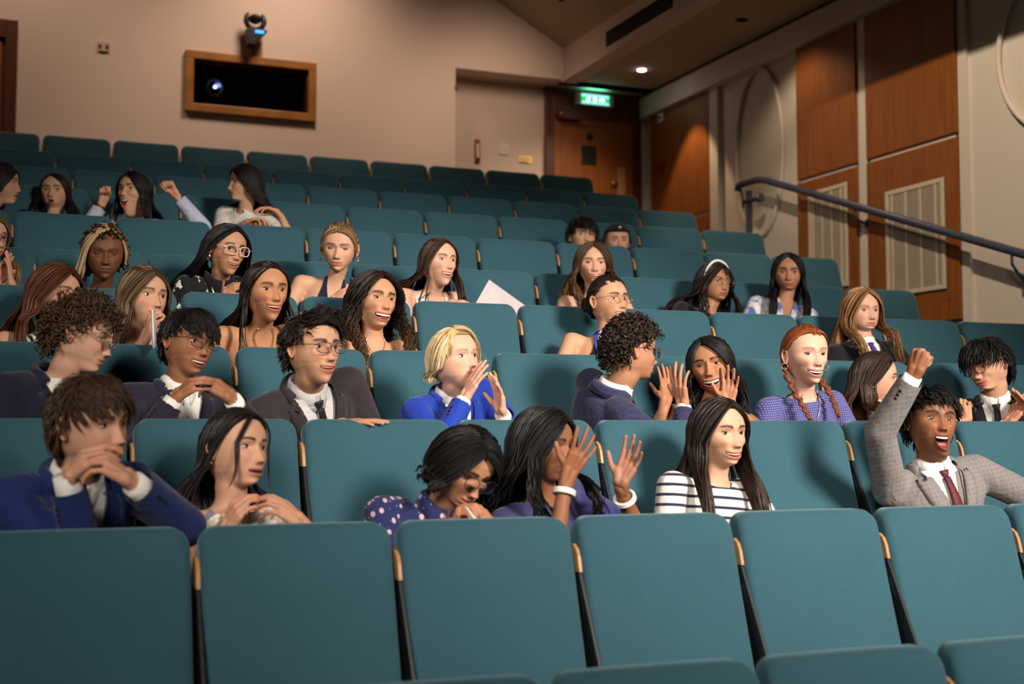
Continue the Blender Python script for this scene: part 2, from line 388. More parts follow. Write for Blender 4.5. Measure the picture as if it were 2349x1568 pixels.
# exit sign
yb_ = YR-.13
a, b_ = onY(1322, 207, yb_), onY(1408, 246, yb_)
t = empty('exit_sign', ((a.x+b_.x)/2, yb_, b_.z)); tag(t, 'glowing green emergency exit sign above the door', 'exit sign')
zA, zB = b_.z-.002, a.z-.02
MB().box((a.x, yb_, zA), (b_.x, yb_+.07, zB)).build('sign_box', M['plastic'], t, bevel=.004)
ex0, ex1 = a.x+.06, b_.x-.06
M['exitgreen'] = emit('exit_green', (.0, .50, .10), 1.6); M['exitwhite'] = emit('exit_white', (.75, 1, .85), 3.2); M['exitcyan'] = emit('exit_cyan', (.30, .80, .78), 1.3)
MB().box((ex0, yb_-.004, zA+.035), (ex1, yb_, zB-.035)).build('sign_face', M['exitgreen'], t)
MB().box((ex0, yb_-.012, zA+.012), (ex1, yb_, zA+.034)).build('lower_diffuser', M['exitcyan'], t)
MB().box((ex0, yb_-.012, zB-.034), (ex1, yb_, zB-.008)).build('upper_diffuser', M['exitcyan'], t)
sw = ex1-ex0; zm = (zA+zB)/2
pic = MB(); cx = ex0+sw*.22
pic.sphere((cx+.012, yb_-.005, zm+.028), .010, 8, 6, (1, .2, 1)); pic.prism([(cx-.02, zm-.035), (cx-.005, zm+.02), (cx+.02, zm+.022), (cx+.03, zm-.005), (cx+.008, zm-.002), (cx+.024, zm-.03), (cx+.012, zm-.034), (cx-.004, zm-.012)], 1, yb_-.007, yb_-.003)
pic.build('running_figure', M['exitwhite'], t)
cx = ex0+sw*.48; MB().box((cx-.016, yb_-.007, zm-.034), (cx+.014, yb_-.003, zm+.034)).build('door_symbol', M['exitwhite'], t)
cx = ex0+sw*.74; MB().prism([(cx-.035, zm+.008), (cx, zm+.008), (cx, zm+.03), (cx+.036, zm), (cx, zm-.03), (cx, zm-.008), (cx-.035, zm-.008)], 1, yb_-.007, yb_-.003).build('arrow_symbol', M['exitwhite'], t)
l = bpy.data.lights.new('exit_glow', 'AREA'); o = bpy.data.objects.new('exit_glow', l); COL.objects.link(o); o.location = ((a.x+b_.x)/2, yb_-.03, zB+.004); o.rotation_euler = (math.pi, 0, 0)
l.shape = 'RECTANGLE'; l.size = .26; l.size_y = .03; l.energy = .5; l.color = (.15, 1, .75)
# recessed downlight
c = at_y(1472, 159, 10.6); r_ = ray(1472, 159); k_ = (ZS-CAM_Z)/r_.z; c = r_*k_; c.z = ZS
t = empty('downlight', c); tag(t, 'small round lit downlight in the soffit near the exit sign', 'downlight')
MB().lathe([(.055, 0), (.058, .006), (.042, .008)], (c.x, c.y, ZS+.002), (0, 0, -1), 24).build('trim_ring', M['plastic'], t)
MB().lathe([(.040, 0), (.040, .004)], (c.x, c.y, ZS-.007), (0, 0, -1), 24).build('lamp', emit('lamp', (1, .97, .9), 30), t)
r_ = ray(1702, 45); c = r_*((ZS-CAM_Z)/r_.z); c.z = ZS
o = MB().lathe([(.055, 0), (.058, .006), (.045, .009), (.04, .001)], (c.x, c.y, ZS+.001), (0, 0, -1), 20).build('downlight', M['ventdark'], origin=c); tag(o, 'unlit dark downlight in the soffit above the handrail', 'downlight')
# fittings in the recess
def plate(name, px0, py0, px1, py1, Y, mat, label, cat, d=.018, extra=None):
    a = at_y(px0, py0, Y); c = at_y(px1, py1, Y)
    t = empty(name, ((a.x+c.x)/2, Y, c.z)); tag(t, label, cat)
    MB().box((a.x, Y-d, c.z), (c.x, Y, a.z)).build('plate', mat, t, bevel=.004)
    if extra: extra(t, a, c, Y-d)
    return t
def sw_extra(t, a, c, y):
    m = (a.x+c.x)/2
    for s in (-1, 1): MB().box((m+s*.028-.018, y-.006, c.z+.03), (m+s*.028+.018, y, a.z-.03)).build('rocker', M['plastic'], t, bevel=.002)
def sign_extra(t, a, c, y):
    for i in range(3): MB().box((a.x+.015, y-.002, a.z-.03-.022*i), (c.x-.015-.02*i, y, a.z-.022-.022*i)).build('lettering', M['booth'], t)
def ext_extra(t, a, c, y):
    m = (a.x+c.x)/2
    MB().box((m-.012, y-.004, c.z+.05), (m+.012, y, a.z-.05)).build('window_strip', M['plastic'], t)
    MB().lathe([(.02, 0), (.02, .01)], (m, y, c.z+.03), (0, -1, 0), 12).build('knob', M['black'], t)
plate('light_switch', 1143, 327, 1166, 356, YR, M['plastic'], 'white double light switch on the recess wall', 'switch', .014, sw_extra)
plate('notice_plate', 1189, 356, 1221, 376, YR, M['brass'], 'small brass notice plate beside the exit door frame', 'plaque', .01, sign_extra)
plate('door_pull_plate', 1088, 320, 1099, 374, YR, M['panel'], 'narrow reddish wooden pull on the recess wall', 'handle', .03, ext_extra)
def hinge_extra(t, a, c, y): MB().tube([((a.x+c.x)/2, y-.006, c.z+.01), ((a.x+c.x)/2, y-.006, a.z-.01)], .008, 8).build('pin', M['brass'], t)
plate('hinge_block', 1044, 194, 1050, 208, YB, M['darkwood'], 'small dark hinge at the corner of the recess', 'hinge', .02, hinge_extra)
def sock_extra(t, a, c, y):
    m = (a.x+c.x)/2; z = (a.z+c.z)/2
    for s in (-1, 1):
        MB().box((m+s*.03-.012, y-.004, z-.02), (m+s*.03+.012, y, z+.01)).build('socket_face', M['ventdark'], t)
        MB().box((m+s*.03-.006, y-.005, z+.02), (m+s*.03+.006, y, z+.032)).build('switch', M['plastic'], t)
plate('wall_socket', 225, 95, 249, 120, YB, simple('socket_paint', (.52, .42, .33), .6), 'beige double socket plate high on the back wall', 'socket', .02, sock_extra)
# alarm call point and sounder on the first wood panel
def onX(px, py): return at_x(px, py, XW-.05)
c = onX(1519, 270); t = empty('detector', c); tag(t, 'small pale square detector on the wood panel beside the exit door', 'detector')
MB().box((XW-.075, c.y-.05, c.z-.05), (XW-.05, c.y+.05, c.z+.05)).build('case', M['plastic'], t, bevel=.006); MB().lathe([(.018, 0), (.014, .012)], (XW-.075, c.y, c.z), (-1, 0, 0), 14).build('sensor', M['ventdark'], t)
c = onX(1519, 381); t = empty('fire_call_point', c); tag(t, 'red fire call point with dark centre on the wood panel', 'call point')
MB().box((XW-.09, c.y-.045, c.z-.045), (XW-.05, c.y+.045, c.z+.045)).build('case', M['red'], t, bevel=.005); MB().box((XW-.094, c.y-.025, c.z-.025), (XW-.09, c.y+.025, c.z+.025)).build('glass', M['black'], t)
c = onX(1519, 396); o = MB().box((XW-.06, c.y-.045, c.z-.025), (XW-.05, c.y+.045, c.z+.02)).build('fire_notice', M['red'], None, origin=c); tag(o, 'small dark red notice just under the fire call point', 'notice')

# --- projection window
t = structure(empty('window_1', ((wx0+wx1)/2, YB, wz0)))
fw = at_y(437, 200, YB).x-at_y(424, 200, YB).x+.025
fx0, fx1, fz0, fz1 = wx0-.05, wx1+.05, wz0-.05, wz1+.06
f = MB()
for a, c in (((fx0, YB-.05, fz0), (fx1, YB, fz0+.075)), ((fx0, YB-.05, fz1-.075), (fx1, YB, fz1)), ((fx0, YB-.05, fz0+.075), (fx0+.075, YB, fz1-.075)), ((fx1-.075, YB-.05, fz0+.075), (fx1, YB, fz1-.075))): f.box(a, c)
f.build('window_frame', M['oak'], t, bevel=.006)
f = MB()
for a, c in (((fx0+.06, YB-.004, fz0+.06), (fx1-.06, YB+.16, fz0+.085)), ((fx0+.06, YB-.004, fz1-.085), (fx1-.06, YB+.16, fz1-.06)), ((fx0+.06, YB-.004, fz0+.06), (fx0+.085, YB+.16, fz1-.06)), ((fx1-.085, YB-.004, fz0+.06), (fx1-.06, YB+.16, fz1-.06))): f.box(a, c)
f.build('window_reveal', M['darkwood'], t)
MB().box((wx0, YB+.12, wz0), (wx1, YB+.126, wz1)).build('pane', M['glass'], t)
bk = MB(); bx0, bx1, by0, by1, bz0, bz1 = wx0-.6, wx1+.6, YB+.2, YB+2.2, wz0-.8, wz1+.6
bk.box((bx0, by1, bz0), (bx1, by1+.05, bz1)); bk.box((bx0-.05, by0, bz0), (bx0, by1, bz1)); bk.box((bx1, by0, bz0), (bx1+.05, by1, bz1)); bk.box((bx0, by0, bz0-.05), (bx1, by1, bz0)); bk.box((bx0, by0, bz1), (bx1, by1, bz1+.05))
structure(bk.build('wall_booth', M['booth']))
yl = YB+.20; c = at_y(493, 199, yl)
t = empty('projector', (c.x, yl+.2, c.z-.12)); tag(t, 'projector with a glowing round lens behind the booth window', 'projector')
pb = MB().box((c.x-.16, yl+.10, c.z-.09), (c.x+.30, yl+.50, c.z+.09)).build('case', M['blackplastic'], t, bevel=.01)
MB().lathe([(.083, .0), (.088, .05), (.086, .09), (.072, .095), (.066, .06)], (c.x, yl+.10, c.z), (0, -1, 0), 32).build('lens_barrel', simple('lens_ring', (.62, .60, .68), .35, .3), t, smooth=True)
MB().lathe([(.066, 0), (.050, .012), (.02, .02), (.004, .022)], (c.x, yl+.045, c.z), (0, -1, 0), 28).build('lens', simple('lens_glass', (.006, .007, .012), .08), t, smooth=True)
MB().sphere((c.x+.005, yl+.022, c.z+.003), .017, 12, 8, (1, .3, .8)).build('lamp_glint', emit('projector_lamp', (.55, .80, 1), 4.5), t)
MB().sphere((c.x+.028, yl+.026, c.z+.022), .024, 12, 8, (1.3, .3, .8)).build('lamp_halo', emit('projector_halo', (.30, .36, 1), 1.6), t)
# --- pan-tilt camera on its bracket
yc = YB-.14
c = at_y(585, 50, yc); s1 = at_y(545, 50, yc); u = (at_y(625, 50, yc).x-c.x)/40.0
t = empty('pan_tilt_camera', (c.x, YB, at_y(585, 122, yc).z)); tag(t, 'black pan-tilt camera with blue status light above the booth window', 'camera')
Z = lambda py: at_y(585, py, yc).z
def PX(px): return at_y(px, 60, yc).x
fk = MB(); 
for s in (-1, 1):
    pts = [(c.x+s*u*a, yc, Z(p)) for a, p in ((9, 66), (17, 60), (20.5, 50), (19, 38), (16, 32))]
    fk.tube(pts, [.02, .024, .026, .022, .012], 10)
fk.tube([(c.x-u*14, yc, Z(64)), (c.x, yc, Z(68)), (c.x+u*14, yc, Z(64))], .022, 10)
fk.build('fork', M['blackplastic'], t, smooth=True)
hd = MB(); hd.sphere((c.x, yc, Z(44)), u*15, 16, 12, (1, 1, .75)); hd.lathe([(u*8, 0), (u*8, .05), (u*6, .055)], (c.x, yc-u*10, Z(45)), (0, -1, -.15), 18)
hd.build('camera_head', M['blackplastic'], t, smooth=True)
bs = MB(); bs.prism([(PX(562), Z(72)), (PX(572), Z(67)), (PX(608), Z(70)), (PX(611), Z(74)), (PX(604), Z(80)), (PX(600), Z(88)), (PX(588), Z(95)), (PX(586), Z(106)), (PX(567), Z(106)), (PX(564), Z(86))], 1, yc-.06, yc+.06); bs.build('base', M['blackplastic'], t, bevel=.006)
MB().box((PX(583), yc-.07, Z(79.5)), (PX(602), yc-.058, Z(74))).build('status_light', emit('blue_led', (.01, .12, 1), 7), t)
MB().tube([(PX(576), yc, Z(106)), (PX(576), yc, Z(123))], .010, 8).build('cable', M['blackplastic'], t)
MB().box((PX(572), yc, Z(104)), (PX(586), YB, Z(98))).build('wall_arm', M['black'], t)
bp0, bp1 = at_y(552, 90, YB).x, at_y(601, 90, YB).x; zb = fz1+.003
pl = [(bp0, zb), (bp1, zb), (bp1, at_y(577, 96, YB).z)]+[((bp0+bp1)/2+(bp1-bp0)/2*math.cos(a), at_y(577, 96, YB).z+.09*math.sin(a)) for a in np.linspace(.2, math.pi-.2, 9)]+[(bp0, at_y(577, 96, YB).z)]
o = MB().prism(pl, 1, YB-.015, YB).build('bracket_board', simple('pink_board', (.46, .25, .20), .7), None, origin=((bp0+bp1)/2, YB, zb)); tag(o, 'reddish round-topped mounting board above the booth window', 'board')
# --- dark doorway at the far left
dx1 = at_y(38, 200, YB-.05).x; dz = at_y(38, 47, YB-.05).z
t = structure(empty('door_2', (dx1-.5, YB, zf)))
f = MB(); f.box((dx1-.10, YB-.06, zf), (dx1, YB, dz)); f.box((dx1-1.2, YB-.06, dz-.16), (dx1-.10, YB, dz)); f.box((dx1-1.2, YB-.06, zf), (dx1-1.1, YB, dz-.16)); f.build('door_frame', M['darkwood'], t, bevel=.004)
MB().box((dx1-1.1, YB-.012, zf), (dx1-.10, YB-.002, dz-.16)).build('door_leaf', M['darkwood'], t)
MB().box((dx1-.16, YB-.04, zf), (dx1-.13, YB-.012, dz-.2)).build('door_edge', M['panel'], t)
o = MB().sphere(at_y(1288, -1, YB-2), .035, 12, 8, (1, 1, .5)).build('ceiling_sensor', M['blackplastic'], None, True, origin=at_y(1288, -1, YB-2)); tag(o, 'small dark sensor on the sloping ceiling', 'sensor')

# ------------------------------------------------------------------ seats
def rounded_rect(hw, zt, zb, rt, rb, n=7):
    """outline, counter-clockwise seen from the front (-y): list of (x, z)"""
    pts = []
    for (cx, cz, r, a0) in ((hw-rt, zt-rt, rt, 0), (-hw+rt, zt-rt, rt, 90), (-hw+rb, zb+rb, rb, 180), (hw-rb, zb+rb, rb, 270)):
        for i in range(n):
            a = R(a0+90*i/(n-1)); pts.append((cx+r*math.cos(a), cz+r*math.sin(a)))
    # extra points along the top edge and the sides keep the upholstery curve smooth
    out = []
    for i, p in enumerate(pts):
        q = pts[(i+1) % len(pts)]; out.append(p)
        d = math.dist(p, q); k = int(d/.09)
        for j in range(1, k+1): out.append((p[0]+(q[0]-p[0])*j/(k+1), p[1]+(q[1]-p[1])*j/(k+1)))
    return out
def cushion(hw, zt, zb, thick, rt, rb, shape, edge=.028):
    """upholstered pad: rounded outline, rolled edge, shape(x,z)->forward offset of both faces"""
    base = rounded_rect(hw, zt, zb, rt, rb); n = len(base)
    cx, cz = 0, (zt+zb)/2
    def inset(d):
        o = rounded_rect(hw, zt, zb, rt, rb)
        res = []
        for (x, z) in o:
            sx = max(0, 1-d/hw); sz = max(0, 1-d/((zt-zb)/2)); res.append((x*sx, cz+(z-cz)*sz))
        return res
    loops = []
    loops.append((inset(.02), thick*.5)); loops.append((inset(.004), thick*.46)); loops.append((inset(0), thick*.3)); loops.append((inset(0), -thick*.5+edge*.9))
    for a in (25, 50, 72, 90): loops.append((inset(edge*(1-math.cos(R(a)))), -thick*.5+edge*(1-math.sin(R(a)))))
    for d in (.05, .09, .14, .19, .235): loops.append((inset(min(d, hw-.004)), -thick*.5-.010*min(1, d/.12)))
    vs = []; fs = []
    for lp, y in loops:
        for (x, z) in lp: vs.append((x, y-shape(x, z), z))
    for i in range(len(loops)-1):
        for k in range(n): fs.append((i*n+k, (i+1)*n+k, (i+1)*n+(k+1) % n, i*n+(k+1) % n))
    vs.append((0, thick*.5-shape(0, cz), cz)); c0 = len(vs)-1
    for k in range(n): fs.append((c0, k, (k+1) % n))
    e = (len(loops)-1)*n; vs.append((0, -thick*.5-.01-shape(0, cz), cz)); c1 = len(vs)-1
    for k in range(n): fs.append((c1, e+(k+1) % n, e+k))
    return vs, fs
# local frame of a seat: origin on the floor under the middle of the top edge of the backrest, x along the row, -y towards the stage
def rec(v):
    """lean back about the top edge"""
    x, y, z = v; zz = z-FLOOR_DROP
    return (x, y+0*zz+zz*math.tan(RECLINE)*1.0, z)
def make_seat():
    root = empty('auditorium_seat', (0, 0, 0))
    sh = lambda x, z: .012*(x/.25)**2-.006*math.cos((z-.70)/.3*1.2)
    v, f = cushion(.256, FLOOR_DROP+.004, .46, .085, .052, .03, sh)
    mesh_obj('backrest', [rec(p) for p in v], f, M['teal'], root)
    v, f = cushion(.252, FLOOR_DROP-.03, .42, .018, .05, .03, sh, .006)
    mesh_obj('back_shell', [rec((p[0], p[1]+.058, p[2])) for p in v], f, M['armwood'], root)
    # tip-up seat pad
    v, f = cushion(.245, .24, -.22, .10, .05, .05, lambda x, z: .01*(x/.25)**2)
    pad = [(p[0], -.40-p[2], .40-p[1]) for p in v]
    mesh_obj('seat_pad', pad, f, M['teal'], root)
    for s in (-1,):
        x = s*(PITCH_X/2-.006)
        # black side frame standing between two seats
        m = MB(); prof = [(-.03, FLOOR_DROP-.152), (.055, FLOOR_DROP-.145), (.075, FLOOR_DROP-.30), (-.02, .30), (-.04, 0), (-.20, 0), (-.16, .30), (-.09, FLOOR_DROP-.42)]
        pr = [(rec((0, y, z))[1] if z > .3 else y-.14, z) for y, z in prof]
        m.prism(pr, 0, x-.005, x+.005); m.build('side_frame', M['black'], root, bevel=.002)
        # beech upright capping the frame
        pts = [(-.005, FLOOR_DROP-.150), (.05, FLOOR_DROP-.150), (.058, FLOOR_DROP-.12)]+[(.026+.032*math.cos(R(a)), FLOOR_DROP-.105+.035*math.sin(R(a))) for a in (0, 35, 70, 110, 145, 180)]+[(-.006, FLOOR_DROP-.12)]
        m = MB(); m.prism([rec((0, y-.030, z))[1:] for y, z in pts], 0, x-.0055, x+.0055); m.build('wooden_upright', M['armwood'], root, bevel=.002)
        # bright hinge bolt and stay
        hb = rec((x, -.025, FLOOR_DROP-.21)); m = MB(); m.sphere(hb, .0065, 10, 8); m.tube([hb, rec((x, -.03, FLOOR_DROP-.26))], .0055, 8); m.build('hinge', M['chrome'], root, smooth=True)
        # arm rest
        m = MB(); zc = .54; m.prism([(-.47, zc-.01), (-.46, zc+.022), (-.16, zc+.025), (-.16, zc-.01)], 0, x-.0055, x+.0255); m.build('armrest', M['armwood'], root, bevel=.008)
        m = MB(); m.box((x-.005, -.40, .10), (x+.008, -.26, zc-.01)); m.build('arm_support', M['black'], root)
    return root
seat0 = make_seat()
def copy_tree(o, parent=None):
    c = o.copy(); COL.objects.link(c); c.parent = parent
    for ch in o.children: copy_tree(ch, c)
    return c
ORD = ['first', 'second', 'third', 'fourth', 'fifth', 'sixth', 'seventh', 'eighth', 'ninth', 'tenth', 'eleventh', 'twelfth', 'thirteenth', 'fourteenth', 'fifteenth']
SEATS = []
used = False
for k in range(11):
    x_left = at_y(-60, 1568 if k == 0 else 1100-60*k, ROW_Y[k]).x; x_right = min(ROW_END[k], at_y(2349+60, 800, ROW_Y[k]).x)
    j0 = math.floor((x_left-ROW_X[k])/PITCH_X); n = 0
    xs = []
    j = j0
    while ROW_X[k]+j*PITCH_X+.40 < x_right+.1:
        xs.append(ROW_X[k]+(j+.5)*PITCH_X); j += 1
    nvis = len(xs)
    if k in (1, 2): xs.append(xs[-1]+PITCH_X)
    for i, x in enumerate(xs):
        o = seat0 if not used else copy_tree(seat0); used = True
        o.location = (x, ROW_Y[k]+.042, ROW_Z[k]-FLOOR_DROP)
        o.rotation_euler = (0, 0, 0)
        end = nvis-1-i
        if end < 0: lab = 'teal auditorium seat past the right edge of the picture in the %s row' % ORD[k]
        elif k == 0: lab = 'teal auditorium seat in the nearest row, only its top in view, %s from the right' % ORD[end]
        elif k == 10: lab = 'dark teal auditorium seat in the last row by the back wall, %s from the right' % ORD[end]
        else: lab = 'teal auditorium seat, %s from the right in the %s row from the front' % (ORD[end], ORD[k])
        tag(o, lab, 'seat', 'teal auditorium seats'); SEATS.append((k, x, o))

# ------------------------------------------------------------------ people: materials
def attr_mat(name, rough, spec, bump=None, sss=0.0, sheen=0.0):
    m, nt, p = new_mat(name)
    a = nt.nodes.new('ShaderNodeAttribute'); a.attribute_name = 'Col'; nt.links.new(a.outputs['Color'], p.inputs['Base Color'])
    p.inputs['Roughness'].default_value = rough; p.inputs['Specular IOR Level'].default_value = spec
    if sss:
        p.inputs['Subsurface Weight'].default_value = sss; p.inputs['Subsurface Radius'].default_value = (1.0, .35, .2); p.inputs['Subsurface Scale'].default_value = .006
    if bump: noise_bump(nt, p, *bump)
    return m
M['skin'] = attr_mat('skin', .55, .32, (420, .10, .0008))
def hair_mat():
    m, nt, p = new_mat('hair')
    a = nt.nodes.new('ShaderNodeAttribute'); a.attribute_name = 'Col'
    uv = nt.nodes.new('ShaderNodeUVMap'); mp = nt.nodes.new('ShaderNodeMapping'); mp.inputs['Scale'].default_value = (26, 1.3, 1)
    n = nt.nodes.new('ShaderNodeTexNoise'); n.inputs['Scale'].default_value = 1.0; n.inputs['Detail'].default_value = 3
    nt.links.new(uv.outputs[0], mp.inputs[0]); nt.links.new(mp.outputs[0], n.inputs['Vector'])
    r = nt.nodes.new('ShaderNodeValToRGB'); r.color_ramp.elements[0].position = .3; r.color_ramp.elements[1].position = .72
    r.color_ramp.elements[0].color = (.55, .52, .50, 1); r.color_ramp.elements[1].color = (1.35, 1.32, 1.28, 1)
    nt.links.new(n.outputs[0], r.inputs[0])
    mx = nt.nodes.new('ShaderNodeMix'); mx.data_type = 'RGBA'; mx.blend_type = 'MULTIPLY'; mx.inputs[0].default_value = 1
    nt.links.new(a.outputs['Color'], mx.inputs[6]); nt.links.new(r.outputs[0], mx.inputs[7]); nt.links.new(mx.outputs[2], p.inputs['Base Color'])
    b = nt.nodes.new('ShaderNodeBump'); b.inputs['Strength'].default_value = .8; b.inputs['Distance'].default_value = .003
    nt.links.new(n.outputs[0], b.inputs['Height']); nt.links.new(b.outputs[0], p.inputs['Normal'])
    p.inputs['Roughness'].default_value = .42; p.inputs['Specular IOR Level'].default_value = .45
    return m
M['hair'] = hair_mat()
M['teeth'] = simple('teeth', (.80, .74, .64), .3)
M['eye'] = attr_mat('eye', .12, .5)
M['gold'] = simple('gold', (.85, .58, .25), .25, 1.0)
M['pearl'] = simple('pearl', (.85, .82, .78), .25)
M['silver'] = simple('silver', (.7, .7, .72), .25, 1.0)
FAB = {}
def cloth(name, c, rough=.85, wr=.5, sheen=.15, fine=500, spec=.2):
    """woven cloth: base colour, soft folds and fine weave"""
    if name in FAB: return FAB[name]
    m, nt, p = new_mat(name); p.inputs['Roughness'].default_value = rough; p.inputs['Specular IOR Level'].default_value = spec
    p.inputs['Sheen Weight'].default_value = sheen; p.inputs['Sheen Roughness'].default_value = .5
    if c is not None: p.inputs['Base Color'].default_value = (*c, 1)
    tc = nt.nodes.new('ShaderNodeTexCoord')
    n1 = nt.nodes.new('ShaderNodeTexNoise'); n1.inputs['Scale'].default_value = 15; n1.inputs['Detail'].default_value = 2; n1.inputs['Distortion'].default_value = .8
    n2 = nt.nodes.new('ShaderNodeTexNoise'); n2.inputs['Scale'].default_value = fine; n2.inputs['Detail'].default_value = 1
    nt.links.new(tc.outputs['Object'], n1.inputs['Vector']); nt.links.new(tc.outputs['Object'], n2.inputs['Vector'])
    b1 = nt.nodes.new('ShaderNodeBump'); b1.inputs['Strength'].default_value = wr; b1.inputs['Distance'].default_value = .02
    b2 = nt.nodes.new('ShaderNodeBump'); b2.inputs['Strength'].default_value = .25; b2.inputs['Distance'].default_value = .001
    nt.links.new(n1.outputs[0], b1.inputs['Height']); nt.links.new(n2.outputs[0], b2.inputs['Height']); nt.links.new(b1.outputs[0], b2.inputs['Normal']); nt.links.new(b2.outputs[0], p.inputs['Normal'])
    FAB[name] = m; return m
def tl_node(nt):
    a = nt.nodes.new('ShaderNodeAttribute'); a.attribute_name = 'tl'; return a.outputs['Vector']
def ramp(nt, src, stops, interp='LINEAR'):
    r = nt.nodes.new('ShaderNodeValToRGB'); r.color_ramp.interpolation = interp
    while len(r.color_ramp.elements) < len(stops): r.color_ramp.elements.new(.5)
    for e, (p_, c) in zip(r.color_ramp.elements, stops): e.position = p_; e.color = (*c, 1)
    nt.links.new(src, r.inputs[0]); return r.outputs[0]
def cloth_stripes(name, c1, c2, freq, frac, axis=2, rot=0):
    if name in FAB: return FAB[name]
    m = cloth(name, None, .85, .35); nt = m.node_tree; p = nt.nodes['Principled BSDF']
    mp = nt.nodes.new('ShaderNodeMapping'); mp.inputs['Rotation'].default_value = (0, rot, 0); nt.links.new(tl_node(nt), mp.inputs[0])
    sp = nt.nodes.new('ShaderNodeSeparateXYZ'); nt.links.new(mp.outputs[0], sp.inputs[0])
    mu = nt.nodes.new('ShaderNodeMath'); mu.operation = 'MULTIPLY'; mu.inputs[1].default_value = freq; nt.links.new(sp.outputs[axis], mu.inputs[0])
    fr = nt.nodes.new('ShaderNodeMath'); fr.operation = 'FRACT'; nt.links.new(mu.outputs[0], fr.inputs[0])
    nt.links.new(ramp(nt, fr.outputs[0], [(0, c1), (frac, c2)], 'CONSTANT'), p.inputs['Base Color']); return m
def cloth_spots(name, base, c1, c2, scale, r1=.28, star=0):
    if name in FAB: return FAB[name]
    m = cloth(name, None, .8, .6); nt = m.node_tree; p = nt.nodes['Principled BSDF']
    def vor(sc, rad, vec):
        mp = nt.nodes.new('ShaderNodeMapping'); mp.inputs['Scale'].default_value = vec; nt.links.new(tl_node(nt), mp.inputs[0])
        v = nt.nodes.new('ShaderNodeTexVoronoi'); v.inputs['Scale'].default_value = sc
        if star: v.distance = 'MINKOWSKI'; v.inputs['Exponent'].default_value = star
        nt.links.new(mp.outputs[0], v.inputs['Vector'])
        l = nt.nodes.new('ShaderNodeMath'); l.operation = 'LESS_THAN'; l.inputs[1].default_value = rad; nt.links.new(v.outputs['Distance'], l.inputs[0]); return l.outputs[0]
    a = vor(scale, r1, (1, .6, .8)); b = vor(scale*1.5, .15, (1, .6, 1))
    m1 = nt.nodes.new('ShaderNodeMix'); m1.data_type = 'RGBA'; m1.inputs[6].default_value = (*base, 1); m1.inputs[7].default_value = (*c2, 1); nt.links.new(b, m1.inputs[0])
    m2 = nt.nodes.new('ShaderNodeMix'); m2.data_type = 'RGBA'; nt.links.new(m1.outputs[2], m2.inputs[6]); m2.inputs[7].default_value = (*c1, 1); nt.links.new(a, m2.inputs[0])
    nt.links.new(m2.outputs[2], p.inputs['Base Color']); return m
def cloth_noise(name, stops, scale, detail=3, vec=(1, 1, 1)):
    if name in FAB: return FAB[name]
    m = cloth(name, None, .8, .4); nt = m.node_tree; p = nt.nodes['Principled BSDF']
    mp = nt.nodes.new('ShaderNodeMapping'); mp.inputs['Scale'].default_value = vec; nt.links.new(tl_node(nt), mp.inputs[0])
    n = nt.nodes.new('ShaderNodeTexNoise'); n.inputs['Scale'].default_value = scale; n.inputs['Detail'].default_value = detail; nt.links.new(mp.outputs[0], n.inputs['Vector'])
    nt.links.new(ramp(nt, n.outputs[0], stops), p.inputs['Base Color']); return m
def cloth_grid(name, base, line, freq, w):
    """crossing lines: plaid or open knit"""
    if name in FAB: return FAB[name]
    m = cloth(name, None, .85, .4); nt = m.node_tree; p = nt.nodes['Principled BSDF']
    sp = nt.nodes.new('ShaderNodeSeparateXYZ'); nt.links.new(tl_node(nt), sp.inputs[0])
    outs = []
    for ax in (0, 2):
        mu = nt.nodes.new('ShaderNodeMath'); mu.operation = 'MULTIPLY'; mu.inputs[1].default_value = freq; nt.links.new(sp.outputs[ax], mu.inputs[0])
        fr = nt.nodes.new('ShaderNodeMath'); fr.operation = 'FRACT'; nt.links.new(mu.outputs[0], fr.inputs[0])
        l = nt.nodes.new('ShaderNodeMath'); l.operation = 'LESS_THAN'; l.inputs[1].default_value = w; nt.links.new(fr.outputs[0], l.inputs[0]); outs.append(l.outputs[0])
    mx = nt.nodes.new('ShaderNodeMath'); mx.operation = 'MAXIMUM'; nt.links.new(outs[0], mx.inputs[0]); nt.links.new(outs[1], mx.inputs[1])
    m2 = nt.nodes.new('ShaderNodeMix'); m2.data_type = 'RGBA'; m2.inputs[6].default_value = (*base, 1); m2.inputs[7].default_value = (*line, 1); nt.links.new(mx.outputs[0], m2.inputs[0])
    nt.links.new(m2.outputs[2], p.inputs['Base Color']); return m

